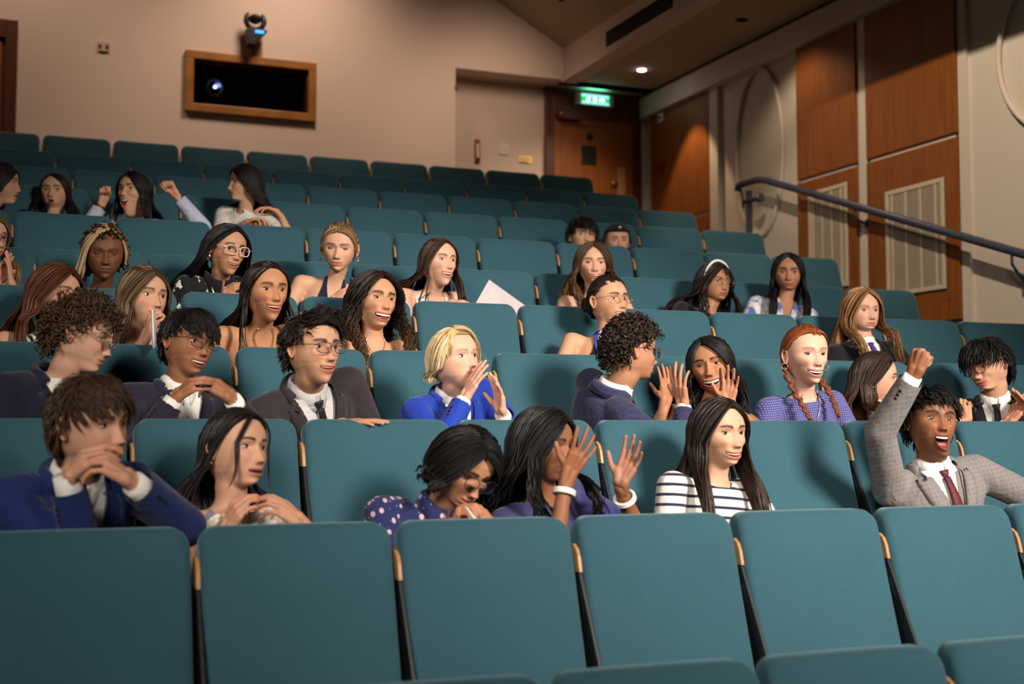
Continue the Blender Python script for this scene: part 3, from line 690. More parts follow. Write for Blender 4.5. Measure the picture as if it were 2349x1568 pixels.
# ------------------------------------------------------------------ people: geometry tools
def sm(a, b, x): t = np.clip((x-a)/(b-a), 0, 1); return t*t*(3-2*t)
def gauss(x, s): return np.exp(-.5*(x/s)**2)
def np_rot(axis, a): return np.array(Matrix.Rotation(a, 3, axis))
TMP = bpy.data.scenes.new('workbench'); TMP_L = TMP.view_layers[0]
def voxel(vs, fs, size, smooth=4, factor=.5):
    """union of overlapping closed solids, remeshed and softened"""
    me = bpy.data.meshes.new('tmp'); me.from_pydata([tuple(v) for v in vs], [], fs); ob = bpy.data.objects.new('tmp', me); TMP.collection.objects.link(ob)
    m = ob.modifiers.new('r', 'REMESH'); m.mode = 'VOXEL'; m.voxel_size = size; m.adaptivity = 0
    if smooth:
        s = ob.modifiers.new('s', 'SMOOTH'); s.factor = factor; s.iterations = smooth
    TMP_L.update(); dg = TMP_L.depsgraph; ev = ob.evaluated_get(dg); n = ev.to_mesh()
    v = np.empty(len(n.vertices)*3); n.vertices.foreach_get('co', v); v = v.reshape(-1, 3).copy()
    lv = np.empty(len(n.loops), dtype=np.int32); n.loops.foreach_get('vertex_index', lv)
    lt = np.empty(len(n.polygons), dtype=np.int32); n.polygons.foreach_get('loop_total', lt)
    if (lt == 4).all(): f = lv.reshape(-1, 4).copy()
    else: f = np.array([tuple(p.vertices) for p in n.polygons if len(p.vertices) == 4], dtype=np.int32)
    ev.to_mesh_clear(); bpy.data.objects.remove(ob); bpy.data.meshes.remove(me)
    return v, f
def set_col(me, cols, name='Col'):
    a = me.attributes.new(name, 'FLOAT_COLOR', 'POINT'); c = np.ones((len(me.vertices), 4)); c[:, :3] = cols; a.data.foreach_set('color', c.ravel())
def set_vec(me, vec, name='tl'):
    a = me.attributes.new(name, 'FLOAT_VECTOR', 'POINT'); a.data.foreach_set('vector', np.asarray(vec, dtype=np.float32).ravel())
def cut_field(v, f, val):
    """keep the part where val > 0; the rim is moved onto the zero line"""
    v = v.copy(); neg = val <= 0; n = len(v); acc = np.zeros((n, 3)); cnt = np.zeros(n)
    a = f.ravel(); b = np.roll(f, -1, axis=1).ravel()
    for p, q in ((a, b), (b, a)):
        k = neg[p] & ~neg[q]; t = (val[p[k]]/(val[p[k]]-val[q[k]]))[:, None]; pos = v[p[k]]+(v[q[k]]-v[p[k]])*t
        np.add.at(acc, p[k], pos); np.add.at(cnt, p[k], 1)
    rim = cnt > 0; v[rim] = acc[rim]/cnt[rim][:, None]; ok = ~neg | rim
    f = f[ok[f].all(1) & (~neg[f]).any(1)]
    usedv = np.zeros(n, bool); usedv[f.ravel()] = True; idx = np.cumsum(usedv)-1
    return v[usedv], idx[f], usedv
def capsule(mb, p, q, r0, r1, n=12, flat=None):
    p = Vector(p); q = Vector(q); d = q-p; L_ = max(d.length, 1e-5); t = d/L_
    pts = []; rr = []
    for a in (80, 50, 20): pts.append(p-t*r0*math.sin(R(a))); rr.append(r0*math.cos(R(a)))
    for s in (0, .5, 1): pts.append(p+d*s); rr.append(r0+(r1-r0)*s)
    for a in (20, 50, 80): pts.append(q+t*r1*math.sin(R(a))); rr.append(r1*math.cos(R(a)))
    mb.tube(pts, rr, n)

# ------------------------------------------------------------------ head
_zt = np.linspace(-.24, .125, 366)
def table(pts):
    pts = sorted(pts); y = np.interp(_zt, [p[0] for p in pts], [p[1] for p in pts])
    k = np.exp(-.5*(np.arange(-12, 13)/4.0)**2); k /= k.sum(); yp = np.pad(y, 12, mode='edge'); return np.convolve(yp, k, 'valid')
T_W = table([(.125, .0), (.1135, .018), (.108, .034), (.10, .047), (.08, .0635), (.05, .0735), (.02, .0765), (0, .0755), (-.03, .071), (-.05, .0665), (-.068, .0595), (-.083, .047), (-.097, .031), (-.106, .016), (-.112, .004), (-.24, .004)])
T_F = table([(.125, .0), (.1135, .018), (.108, .035), (.10, .050), (.08, .072), (.05, .087), (.02, .091), (0, .0875), (-.03, .090), (-.05, .092), (-.07, .0915), (-.085, .089), (-.097, .083), (-.105, .066), (-.111, .02), (-.117, .004), (-.24, .004)])
T_B = table([(.125, .0), (.1135, .02), (.108, .042), (.10, .058), (.08, .081), (.05, .098), (.02, .102), (0, .099), (-.03, .088), (-.06, .07), (-.09, .05), (-.115, .02), (-.125, .004), (-.24, .004)])
CROWN = .1135
def head_grid(sp):
    """returns verts (head-local, face towards -y), faces, colours, ring parameter; hs already applied"""
    far = sp.get('far', 0); q = 1.5 if far else (1.0 if sp['row'] <= 3 else 1.2)
    nt_ = int(92/q)
    t = (np.arange(nt_)-nt_//2)/(nt_/2); th = math.pi*(.42*t+.58*t**3)
    zm = -.0655; zend = min(-.126, sp.get('_zend', -.146))
    zs = list(.06+(CROWN-.06)*np.sqrt(1-np.linspace(.06, 1, int(13/q))**2))
    def seg(a, b, d): n = max(2, int(round(abs(b-a)/d))); return list(np.linspace(a, b, n+1)[1:])
    zs += seg(.06, .034, .0035*q)+seg(.034, .012, .0018*q)+seg(.012, -.050, .0027*q)+seg(-.050, zm+.0031, .0016*q)
    zs += [zm+.0028, zm+.001, zm-.001, zm-.0028]+seg(zm-.0031, -.082, .0016*q)+seg(-.082, -.122, .0027*q)+seg(-.122, min(-.126, sp.get('_zend', -.146)), .005)
    zs = np.array(zs); nr = len(zs)
    TH, Z = np.meshgrid(th, zs)
    fem = sp.get('fem', 0.0); fat = sp.get('fat', 0.0)
    w = np.interp(Z, _zt, T_W)*(1.08-.01*fem); f = np.interp(Z, _zt, T_F); b = np.interp(Z, _zt, T_B)
    low = sm(.0, -.09, Z)
    w = w*(1+(-.035-.085*fem+.13*fat)*low)
    s_, c_ = np.sin(TH), np.cos(TH)
    n_ = 2.25
    fb = np.where(c_ > 0, f, b)
    r = (np.abs(s_/np.maximum(w, 1e-4))**n_+np.abs(c_/np.maximum(fb, 1e-4))**n_)**(-1/n_)
    nw = (.0530-.007*fem+.006*fat)*sp.get('neck', .94)
    cyn = .016+.24*np.clip(-Z-.09, -.02, .2)           # neck axis leans back towards its root
    flare = 1.0
    # neck cross-section measured from the head axis (y = .010)
    AX = .010
    nx, ny = nw*flare, (nw*1.08)*flare
    off = cyn-AX
    # ray from axis at angle: x = r s, y = -r c ; ellipse centre (0, off)
    A = (s_/nx)**2+(c_/ny)**2; B = 2*(c_*off/ny**2); C = (off/ny)**2-1
    rn = (-B+np.sqrt(np.maximum(B*B-4*A*C, 1e-9)))/(2*A)
    rn = rn*sm(.02, -.06, Z)
    k = .010
    h = np.clip(.5+.5*(r-rn)/k, 0, 1); rr = rn+(r-rn)*h+k*h*(1-h)*sm(.0, -.05, Z)
    X = rr*s_; Y = AX-rr*c_
    # --- relief of the face, pushed forward (-y)
    front = sm(.15, .55, c_)
    ax = np.abs(X)
    D = np.zeros_like(X)
    sml = sp.get('smile', 0.0); gap = sp.get('open', 0.0); mw = sp.get('mw', .0260+.0085*sml+.004*min(1, gap/.02))
    D += .0035*gauss(ax-.030, .016)*gauss(Z-.020, .008)
    D -= .0105*gauss(ax-.0325, .0150)*gauss(Z-.003, .0105)
    D -= .0035*gauss(ax-.012, .007)*gauss(Z-.006, .008)
    nose = sp.get('nose', 1.0)
    tz = np.clip((.012-Z)/(.012+.036), 0, 1); bridge = np.where(Z > -.036, .004+.0185*tz**1.25, .0225*gauss(Z+.036, .0058))*sm(.026, .004, Z)
    wid = .0048+.0042*tz
    D += nose*bridge*gauss(X, wid*(.95+.1*nose))
    D += .0075*nose*gauss(ax-.0115, .0048)*gauss(Z+.0385, .0060)
    D -= .0030*gauss(ax-.019, .004)*gauss(Z+.038, .007)
    D += (.0035+.0060*sml)*gauss(ax-.041, .014)*gauss(Z+.027-.004*sml, .013)
    D -= (.0015+.0030*sml)*gauss(ax-(mw+.008), .005)*gauss(Z+.055, .013)
    D += .0060*gauss(X, .014)*gauss(Z+.0950, .0085)
    D -= .0040*gauss(X, .022)*gauss(Z+.0820, .0050)
    lipw = np.clip(1-(ax/(mw+.001))**2.6, 0, 1)
    lu = gauss(Z-(zm+.0062), .0038); ll = gauss(Z-(zm-.0068), .0042)
    D += .0048*lipw*lu+.0054*lipw*ll
    D -= .0030*gauss(Z-zm, .0022)*np.clip(1-(ax/(mw+.003))**4, 0, 1)
    D += .0018*gauss(X, .02)*gauss(Z+.066, .016)
    Y = Y-D*front
    # --- mouth: corners raised by the smile, jaw dropped by the opening
    cur = sml*.0085*np.clip(ax/mw, 0, 1.35)**2-.25*sml*.0085
    Zd = Z+cur*gauss(Z-zm, .016)*front
    oval_ = np.sqrt(np.clip(1-(ax/mw)**2, 0, 1))
    tdn = sm(zm+.0031, zm-.0031, Z)                         # 0 at the upper lip edge, 1 at the lower
    near = sm(-.098, zm-.004, Z)                             # 1 at the lip, 0 at the chin
    drop = gap*tdn*(near*np.where(front > 0, oval_*1.0+(1-oval_)*.25*sm(mw*1.0, mw*2.2, ax), 1)+(1-near)*1.0)*sm(zend, -.108, Z)
    jaw = sm(-.35, .35, c_)
    Zd = Zd-drop*jaw
    Y = Y+(gap*.25)*sm(zm, -.10, Z)*sm(zend, -.108, Z)*jaw
    inside = (np.abs(Z-zm) < .002) & (ax < mw*.97) & (c_ > 0)
    if gap > .001: Y = Y+np.where(inside, min(.022, .004+gap)*oval_, 0)
    # --- colours
    sk = np.array(sp['skin']); lip = np.array(sp.get('lip', sk*np.array([.78, .42, .42]))); bc = np.array(sp.get('browc', np.minimum(np.array(sp['hairc'])*.8, .06)))
    Cc = np.ones(X.shape+(3,))*sk
    blush = (.55*gauss(ax-.042, .016)*gauss(Z+.030, .014)+.35*gauss(X, .012)*gauss(Z+.036, .008))*front
    Cc = Cc*(1-blush[..., None]*np.array([.0, .18, .18])*sp.get('blush', 1.0))
    lm = (lipw**.5)*np.clip(gauss(Z-zm, .0080)*1.9-.40, 0, 1)*(c_ > 0)
    Cc = Cc*(1-lm[..., None])+lip*lm[..., None]
    if gap > .001: Cc[inside] = (.035, .008, .008)
    else: Cc = Cc*(1-.45*(gauss(Z-zm, .0013)*lipw)[..., None])
    ba = np.clip((ax-.012)/.042, 0, 1); bz = .0222+.0055*np.sin(ba*2.4)-.003*ba+sp.get('brow_up', 0)*.004-sp.get('frown', 0)*.003*(1-ba)
    bm = np.clip(1.7*gauss(Z-bz, .0031*sp.get('brow', 1.0)*(1.15-.5*ba))-.12, 0, 1)*sm(.010, .015, ax)*sm(.060, .049, ax)*(c_ > 0)*sp.get('brow_s', .92)
    Cc = Cc*(1-bm[..., None])+bc*bm[..., None]
    nm = gauss(ax-.0075, .0028)*gauss(Z+.0435, .0022)*(c_ > 0)
    Cc = Cc*(1-.75*np.clip(nm, 0, 1)[..., None])
    if sp.get('stubble'):
        st = np.clip(np.maximum(sm(-.045, -.075, Z)*sm(.9, .2, np.abs(TH)/1.7)*(1-.6*gauss(ax-.02, .02)*gauss(Z+.09, .01)), gauss(Z+.0535, .004)*(ax < .03)), 0, 1)*(Z > -.13)*(c_ > -.2)*(1-lm)
        Cc = Cc*(1-sp['stubble']*st[..., None])+np.array(sp['hairc'])*sp['stubble']*st[..., None]
    V = np.stack([X, Y, Zd], -1).reshape(-1, 3); Cc = Cc.reshape(-1, 3)
    F = []
    for i in range(nr-1):
        for j in range(nt_): F.append((i*nt_+j, (i+1)*nt_+j, (i+1)*nt_+(j+1) % nt_, i*nt_+(j+1) % nt_))
    V = np.vstack([V, [[0, AX, CROWN+.0005]]]); Cc = np.vstack([Cc, sk]); top = len(V)-1
    for j in range(nt_): F.append((top, j, (j+1) % nt_))
    info = dict(nt=nt_, nr=nr, TH=TH, Z=Z, front_y=lambda x, z: 0, zm=zm, mw=mw, grid=np.stack([X, Y, Zd], -1))
    return V, F, Cc, info
def surf_y(info, x, z):
    """y of the face surface nearest to (x, z) on the front"""
    g = info['grid']; m = np.abs(info['TH']) < 1.4
    d = (g[..., 0]-x)**2+(g[..., 2]-z)**2+np.where(m, 0, 9)
    i = np.unravel_index(np.argmin(d), d.shape); return g[i][1]
EYE_X, EYE_Z, EYE_R = .0330, .0035, .0158
def ear_mesh(side):
    n, rings = 18, [(0.0, -.001), (.25, -.004), (.45, -.0045), (.62, .000), (.78, .0045), (.92, .0040), (1.0, .0), (.97, -.0045), (.7, -.007), (.3, -.009)]
    V = []; F = []
    for rr_, h in rings:
        for k in range(n):
            a = 2*math.pi*k/n
            ox = .0165*math.cos(a)*(1-.22*math.sin(a-.2)*-1 if math.sin(a) < 0 else 1); oz = .0315*math.sin(a)
            if math.sin(a) < 0: ox *= .78+.22*(1+math.sin(a))
            V.append((h, ox*max(rr_, .02)+.004*rr_*math.sin(a), oz*max(rr_, .02)))
    for i in range(len(rings)-1):
        for k in range(n): F.append((i*n+k, i*n+(k+1) % n, (i+1)*n+(k+1) % n, (i+1)*n+k))
    V = np.array(V)
    a = R(24); rz = np_rot('Z', -a); V = V@rz.T
    V = V+np.array([.0860, .017, -.008])
    if side < 0: V[:, 0] *= -1; F = [q[::-1] for q in F]
    return V, F
def sphere_part(c, r, el0, el1, az=70, n=14, m=6, taper=True):
    """lid: part of a sphere facing -y between elevations el0 and el1 (at the middle), closing towards the corners"""
    V = []; F = []
    for i in range(m+1):
        for k in range(n+1):
            A = R(-az+2*az*k/n); t = i/m
            cc = math.cos(A*90/az) if taper else 1
            e0 = el0*(.12+.88*max(cc, 0)**.8); e = R(e0+(el1-e0)*t)
            V.append((c[0]+r*math.cos(e)*math.sin(A), c[1]-r*math.cos(e)*math.cos(A), c[2]+r*math.sin(e)))
    for i in range(m):
        for k in range(n):
            q = (i*(n+1)+k, i*(n+1)+k+1, (i+1)*(n+1)+k+1, (i+1)*(n+1)+k); F.append(q if el1 > el0 else q[::-1])
    return np.array(V), F
def eye_ball(c, r, gaze, iris):
    g = Vector(gaze).normalized(); u = g.orthogonal().normalized(); w = g.cross(u); V = []; F = []; Cc = []
    rings = [(1.5, 0), (11, 0), (13, 1), (25, 1), (27, 3), (30, 2), (55, 2), (90, 2), (135, 2), (178, 2)]
    cols = [(.006, .005, .005), iris, (.62, .55, .50), tuple(np.array(iris)*.3)]
    n = 16
    for a, k in rings:
        for j in range(n):
            b_ = 2*math.pi*j/n; p = Vector(c)+(g*math.cos(R(a))+(u*math.cos(b_)+w*math.sin(b_))*math.sin(R(a)))*r; V.append(tuple(p)); Cc.append(cols[k])
    for i in range(len(rings)-1):
        for j in range(n): F.append((i*n+j, (i+1)*n+j, (i+1)*n+(j+1) % n, i*n+(j+1) % n))
    F.append(tuple(range(n)))
    return np.array(V), F, np.array(Cc)

# ------------------------------------------------------------------ hair
HC = np.array([0, .008, 0]); HA = np.array([.0845, .1020, .1155])
def unit(v): return v/np.maximum(np.linalg.norm(v, axis=-1, keepdims=True), 1e-9)
def slerp_dirs(a, b, t):
    d = np.clip((a*b).sum(-1), -1, 1); om = np.arccos(d); so = np.maximum(np.sin(om), 1e-4)
    return (a[:, None, :]*(np.sin((1-t)[None, :]*om[:, None])/so[:, None])[..., None]+b[:, None, :]*(np.sin(t[None, :]*om[:, None])/so[:, None])[..., None])
def ribbons(P, Wd, k=5, flat=.45, hint=None):
    """P (L,m,3) centre lines, Wd (L,m) half widths -> verts, faces, uv"""
    L_, m, _ = P.shape
    T = np.gradient(P, axis=1); T = unit(T)
    Nn = unit(P-HC) if hint is None else hint
    Nn = unit(Nn-(Nn*T).sum(-1, keepdims=True)*T); B = np.cross(T, Nn)
    a = 2*math.pi*np.arange(k)/k
    V = P[:, :, None, :]+Wd[:, :, None, None]*(B[:, :, None, :]*np.cos(a)[None, None, :, None]+flat*Nn[:, :, None, :]*np.sin(a)[None, None, :, None])
    idx = np.arange(L_*m*k).reshape(L_, m, k)
    i0 = idx[:, :-1, :]; i1 = idx[:, 1:, :]
    F = np.stack([i0, np.roll(i0, -1, 2), np.roll(i1, -1, 2), i1], -1).reshape(-1, 4)
    seg = np.linalg.norm(np.diff(P, axis=1), axis=-1); v = np.concatenate([np.zeros((L_, 1)), np.cumsum(seg, 1)], 1)
    U = (np.abs(((a/(2*math.pi))*2)-1)[None, None, :]+np.random.rand(L_, 1, 1)*37)*np.ones((L_, m, k)); Vv = (v[:, :, None]*20+np.random.rand(L_, 1, 1)*9)*np.ones((L_, m, k))
    return V.reshape(-1, 3), F, np.stack([U, Vv], -1).reshape(-1, 2)
def hair_color(sp, L_, m, k, rng):
    c = np.array(sp['hairc']); tip = np.array(sp.get('tipc', c)); t = np.linspace(0, 1, m)[None, :, None, None]
    rnd = (1+sp.get('hvar', .22)*rng.standard_normal((L_, 1, 1, 1)))
    hl = sp.get('hlight'); base = c+(tip-c)*sm(.35, 1.0, t)
    out = np.clip(base*rnd, .002, 1)*np.ones((L_, m, k, 1))
    if hl is not None:
        pick = (rng.random((L_, 1, 1, 1)) < sp.get('hl_frac', .3)); out = np.where(pick, np.array(hl)*np.clip(rnd, .6, 1.5), out)
    return out.reshape(-1, 3)
def hairline(theta_deg, front=40, temple=12, ear=4, nape=-38):
    return np.interp(np.abs(theta_deg), [0, 30, 55, 75, 95, 115, 180], [front, front-1, front-12, temple, ear, nape*.8, nape])
def long_hair(sp, rng):
    h = sp['hair']; L_ = h.get('n', 230); m1, m2 = 6, 9
    s = rng.random(L_)**1.0; sg = np.where(rng.random(L_) < .5+h.get('part', 0)*-.3, -1, 1)
    psi = np.radians(h.get('psi0', 42)+(h.get('psi1', 138)-h.get('psi0', 42))*s)
    pt = h.get('part', 0)*.5*np.sin(psi)
    root = unit(np.stack([pt+sg*.03, -np.cos(psi), np.sin(psi)], -1))
    thf = h.get('face', 62)
    th = np.radians(np.clip(thf+(178-thf)*s**h.get('spread', .85)+rng.normal(0, 5, L_), thf-3, 182))
    ele = h.get('ele', -.25)
    targ = unit(np.stack([sg*np.sin(th), -np.cos(th), np.full(L_, ele)], -1))
    D = slerp_dirs(root, targ, np.linspace(0, 1, m1)); D = unit(D)
    vol = h.get('vol', .014)*(.45+.75*rng.random(L_)); ramp_ = np.linspace(.25, 1, m1)**.7
    top = HC+D*(HA+(vol[:, None]*ramp_[None, :])[..., None])
    top[..., 0] += sg[:, None]*h.get('side', .0)*np.linspace(0, 1, m1)[None, :]**2
    p0 = top[:, -1]
    Ln = h.get('len', .30)*(.82+.25*rng.random(L_))
    frontal = np.degrees(th) < h.get('front', 100)
    if 'front_l' in h: frontal = np.where(sg < 0, np.degrees(th) < h['front_l'], frontal)
    if 'front_r' in h: frontal = np.where(sg > 0, np.degrees(th) < h['front_r'], frontal)
    xe = np.where(frontal, sg*(h.get('fx', .085)+.035*rng.random(L_)), np.sin(th)*sg*(h.get('bx', .125))+rng.normal(0, .015, L_))
    ye = np.where(frontal, h.get('fy', -.085)-.03*rng.random(L_), h.get('by', .135)+.03*rng.random(L_))
    u = np.linspace(0, 1, m2+1)[1:]
    bl = sm(0, .75, u)[None, :]
    z0 = p0[:, 2:3]; ze = (-Ln)[:, None]
    zz = z0+(ze-z0)*u[None, :]
    bow = h.get('bow', .012)*np.sin(np.pi*np.clip(u*1.1, 0, 1))[None, :]
    out = unit(np.stack([sg*np.sin(th), -np.cos(th)], -1))
    xx = p0[:, 0:1]+(xe[:, None]-p0[:, 0:1])*bl+out[:, 0:1]*bow; yy = p0[:, 1:2]+(ye[:, None]-p0[:, 1:2])*bl+out[:, 1:2]*bow
    P = np.concatenate([top, np.stack([xx, yy, zz], -1)], 1); m = m1+m2
    tt = np.linspace(0, 1, m)
    wa = h.get('wave', .003); wf = h.get('wfreq', 2.0); ph = rng.random(L_)*6.28; ph2 = rng.random(L_)*6.28
    amp = wa*sm(.25, .7, tt)
    if h.get('curl'):
        m3 = 38; t_new = np.linspace(0, 1, m3); P = np.stack([np.stack([np.interp(t_new, tt, P[i, :, c]) for c in range(3)], -1) for i in range(L_)]); tt = t_new; m = m3; amp = wa*sm(h.get('c0', .12), .4, tt)
    tan = np.stack([out[:, 1], -out[:, 0]], -1)
    cs = np.sin(2*np.pi*wf*tt[None, :]+ph[:, None])*amp[None, :]; sn = np.sin(2*np.pi*wf*tt[None, :]+(ph+1.57 if h.get('curl') else ph2)[:, None])*amp[None, :]*(1 if h.get('curl') else .6)
    P[..., 0] += tan[:, 0:1]*cs+out[:, 0:1]*sn; P[..., 1] += tan[:, 1:2]*cs+out[:, 1:2]*sn
    w = h.get('w', .0075)*(.7+.6*rng.random(L_))[:, None]*(.55+.45*sm(0, .2, tt))[None, :]*(1-.75*sm(.72, 1.0, tt))[None, :]
    return P, w
def short_hair(sp, rng):
    h = sp['hair']; L_ = h.get('n', 900); m = h.get('m', 7)
    hl = h.get('line', {})
    dirs = []
    while len(dirs) < L_:
        d = unit(rng.normal(size=(L_*3, 3))); th = np.degrees(np.arctan2(np.abs(d[:, 0]), -d[:, 1])); el = np.degrees(np.arcsin(d[:, 2]))
        ok = el > hairline(th, **hl)+1
        dirs += list(d[ok])
    d = np.array(dirs[:L_]); 
    th = np.arctan2(d[:, 0], -d[:, 1]); el = np.arcsin(d[:, 2])
    ln = h.get('len', .06)*(.75+.5*rng.random(L_))
    ln = ln*(1-(1-h.get('sides', .6))*sm(math.radians(45), math.radians(5), el))
    style = h.get('style', 'forward')
    if style == 'forward': comb = np.stack([h.get('sweep', .3)*np.ones(L_)+.5*d[:, 0], -1.0*np.ones(L_), -.55*np.ones(L_)], -1); back = sm(.3, -.2, -d[:, 1]); comb = comb*(1-back[:, None])+np.array([0, .1, -1])*back[:, None]
    elif style == 'side': comb = np.stack([np.full(L_, h.get('sweep', 1.0)), -.45*np.ones(L_), -.25*np.ones(L_)], -1)
    elif style == 'up':
        comb = np.stack([.5*d[:, 0]+h.get('sweep', .2), -.6*np.ones(L_), .5*np.ones(L_)], -1); back = np.maximum(sm(.1, -.4, -d[:, 1]), sm(.55, .25, d[:, 2])); comb = comb*(1-back[:, None])+np.array([0, .15, -1])*back[:, None]; 
    elif style == 'back': comb = np.stack([-.8*d[:, 0], 1.0*np.ones(L_), h.get('dz', -.1)*np.ones(L_)], -1)
    elif style == 'down': comb = np.stack([d[:, 0], d[:, 1]*.6-.2, -1.0*np.ones(L_)], -1)
    else: comb = rng.normal(size=(L_, 3))
    comb = unit(comb)+rng.normal(0, h.get('mess', .22), (L_, 3))
    vol = h.get('vol', .012)*(.35+.8*rng.random(L_)); lift = h.get('lift', .35)
    p = HC+d*HA; pts = [p]
    for i in range(1, m):
        n = unit((p-HC)/HA**2); t = unit(comb-(comb*n).sum(-1, keepdims=True)*n)
        fr = i/(m-1)
        g = np.array([0, 0, -h.get('grav', .25)])*fr
        step = (ln/(m-1))[:, None]*unit(t+n*lift*(1-fr*1.3)+g)
        p = p+step
        q = (p-HC)/(HA+.004+(vol*min(1, fr*1.6))[:, None]); r_ = np.linalg.norm(q, axis=-1, keepdims=True)
        p = np.where(r_ < 1, HC+(p-HC)/np.maximum(r_, .5), p); pts.append(p)
    P = np.stack(pts, 1); tt = np.linspace(0, 1, m)
    if h.get('curl'):
        m3 = h.get('cm', 22); tn = np.linspace(0, 1, m3); P = np.stack([np.stack([np.interp(tn, tt, P[i, :, c]) for c in range(3)], -1) for i in range(L_)]); tt = tn; m = m3
        T = unit(np.gradient(P, axis=1)); n = unit(P-HC); b = np.cross(T, n); ph = rng.random(L_)*6.28; f = h.get('wfreq', 2.5)*(.7+.6*rng.random(L_))
        a = 2*np.pi*f[:, None]*tt[None, :]+ph[:, None]; amp = h['curl']*sm(0, .3, tt)[None, :]
        P = P+n*(np.cos(a)*amp)[..., None]+b*(np.sin(a)*amp)[..., None]
    w = h.get('w', .0036)*(.7+.6*rng.random(L_))[:, None]*(1-.8*sm(.55, 1, tt))[None, :]*(.40+.60*sm(0, .35, tt))[None, :]
    return P, w

# ------------------------------------------------------------------ a seated person
IMG_R = Vector((math.cos(YAW), -math.sin(YAW), 0)); IMG_U = Vector((0, 0, 1)); IMG_T = Vector((-math.sin(YAW), -math.cos(YAW), 0))
def iv(v): return (IMG_R*v[0]+IMG_U*v[1]+IMG_T*v[2]).normalized()      # direction given as (right, up, towards the viewer) in the picture
POSES = {  # curl of the four fingers (first joint, next two), spread, thumb direction (side, along, palm)
    'open':   ((8, 10, 12, 16), (10, 12, 14, 18), 9, (.80, .55, .15)),
    'flat':   ((4, 5, 6, 8), (6, 6, 8, 10), 3, (.62, .75, .15)),
    'relax':  ((22, 26, 30, 36), (28, 32, 36, 40), 3, (.55, .75, .40)),
    'cup':    ((38, 42, 46, 50), (30, 32, 34, 36), 1, (.45, .80, .45)),
    'fist':   ((82, 84, 86, 86), (88, 90, 90, 88), 0, (.25, .55, .80)),
    'grip':   ((55, 58, 60, 62), (55, 58, 60, 60), 0, (.40, .70, .65)),
    'pinch':  ((48, 40, 34, 30), (45, 40, 36, 34), 3, (.45, .70, .60)),
    'spread': ((2, 4, 6, 10), (8, 10, 12, 14), 15, (.92, .42, .10)),
}
def hand_mesh(W, f, n, right, pose, s=1.0, vox=.003, fore=None):
    F_ = f.normalized(); N_ = (n-F_*n.dot(F_)).normalized(); T_ = F_.cross(N_)*(1 if right else -1)
    P = lambda t, a, b=0: W+(T_*t+F_*a+N_*b)*s
    mb = MB(); mcp, pip_, spread, thd = POSES[pose]
    kn = [(.030, .088), (.0105, .093), (-.0095, .088), (-.028, .078)]
    ln = [(.043, .026, .021), (.047, .030, .022), (.044, .028, .021), (.034, .021, .019)]
    rad = [.0092, .0095, .0090, .0080]
    fo = (fore if fore is not None else F_)*.035*s
    capsule(mb, P(.009, 0)-fo, P(.014, .02), .0195*s, .021*s, 10); capsule(mb, P(-.009, 0)-fo, P(-.014, .02), .0190*s, .020*s, 10)
    cup = {'cup': .012, 'grip': .012, 'fist': .010, 'relax': .006}.get(pose, .002)
    for i, (t, a) in enumerate(kn):
        off = cup*((i-1.5)/1.5)**2
        capsule(mb, P(t*.55, .010), P(t, a-.008, off), .0155*s, .0125*s, 10)
        A = math.radians(spread*(1.3-i)*.8); d0 = (F_*math.cos(A)+T_*math.sin(A)).normalized()
        p = P(t, a-.004, off); ang = 0; r0 = rad[i]*s
        for j in range(3):
            ang += math.radians((mcp[i], pip_[i], pip_[i]*.65)[j]); d = d0*math.cos(ang)+N_*math.sin(ang)
            q = p+d*ln[i][j]*s; r1 = r0*(.95 if j < 2 else .84); capsule(mb, p, q, r0, r1, 10); p = q; r0 = r1
    capsule(mb, P(.010, .012, .004), P(.026, .045, .008), .019*s, .016*s, 10)
    td = (T_*thd[0]+F_*thd[1]+N_*thd[2]).normalized(); p = P(.026, .034, .008); q = p+td*.036*s; capsule(mb, p, q, .0145*s, .0115*s, 10)
    td2 = (td*.8+F_*.35+N_*(.15 if pose not in ('fist', 'grip') else .1)+T_*(-.9 if pose in ('fist', 'grip') else -.1)).normalized(); r = q+td2*.030*s; capsule(mb, q, r, .0112*s, .0104*s, 10); capsule(mb, r, r+td2*.017*s, .0102*s, .0088*s, 10)
    return voxel(mb.v, mb.f, vox, 2, .4)
def elbow(S, W, l1, l2, pole):
    d = W-S; L_ = d.length
    if L_ > (l1+l2)*.995: W = S+d*((l1+l2)*.995/L_); d = W-S; L_ = d.length
    a = (l1*l1-l2*l2+L_*L_)/(2*L_); h = math.sqrt(max(l1*l1-a*a, 0)); u = d/L_; p = pole-u*pole.dot(u); p = p.normalized()
    return S+u*a+p*h, W
NP = 0
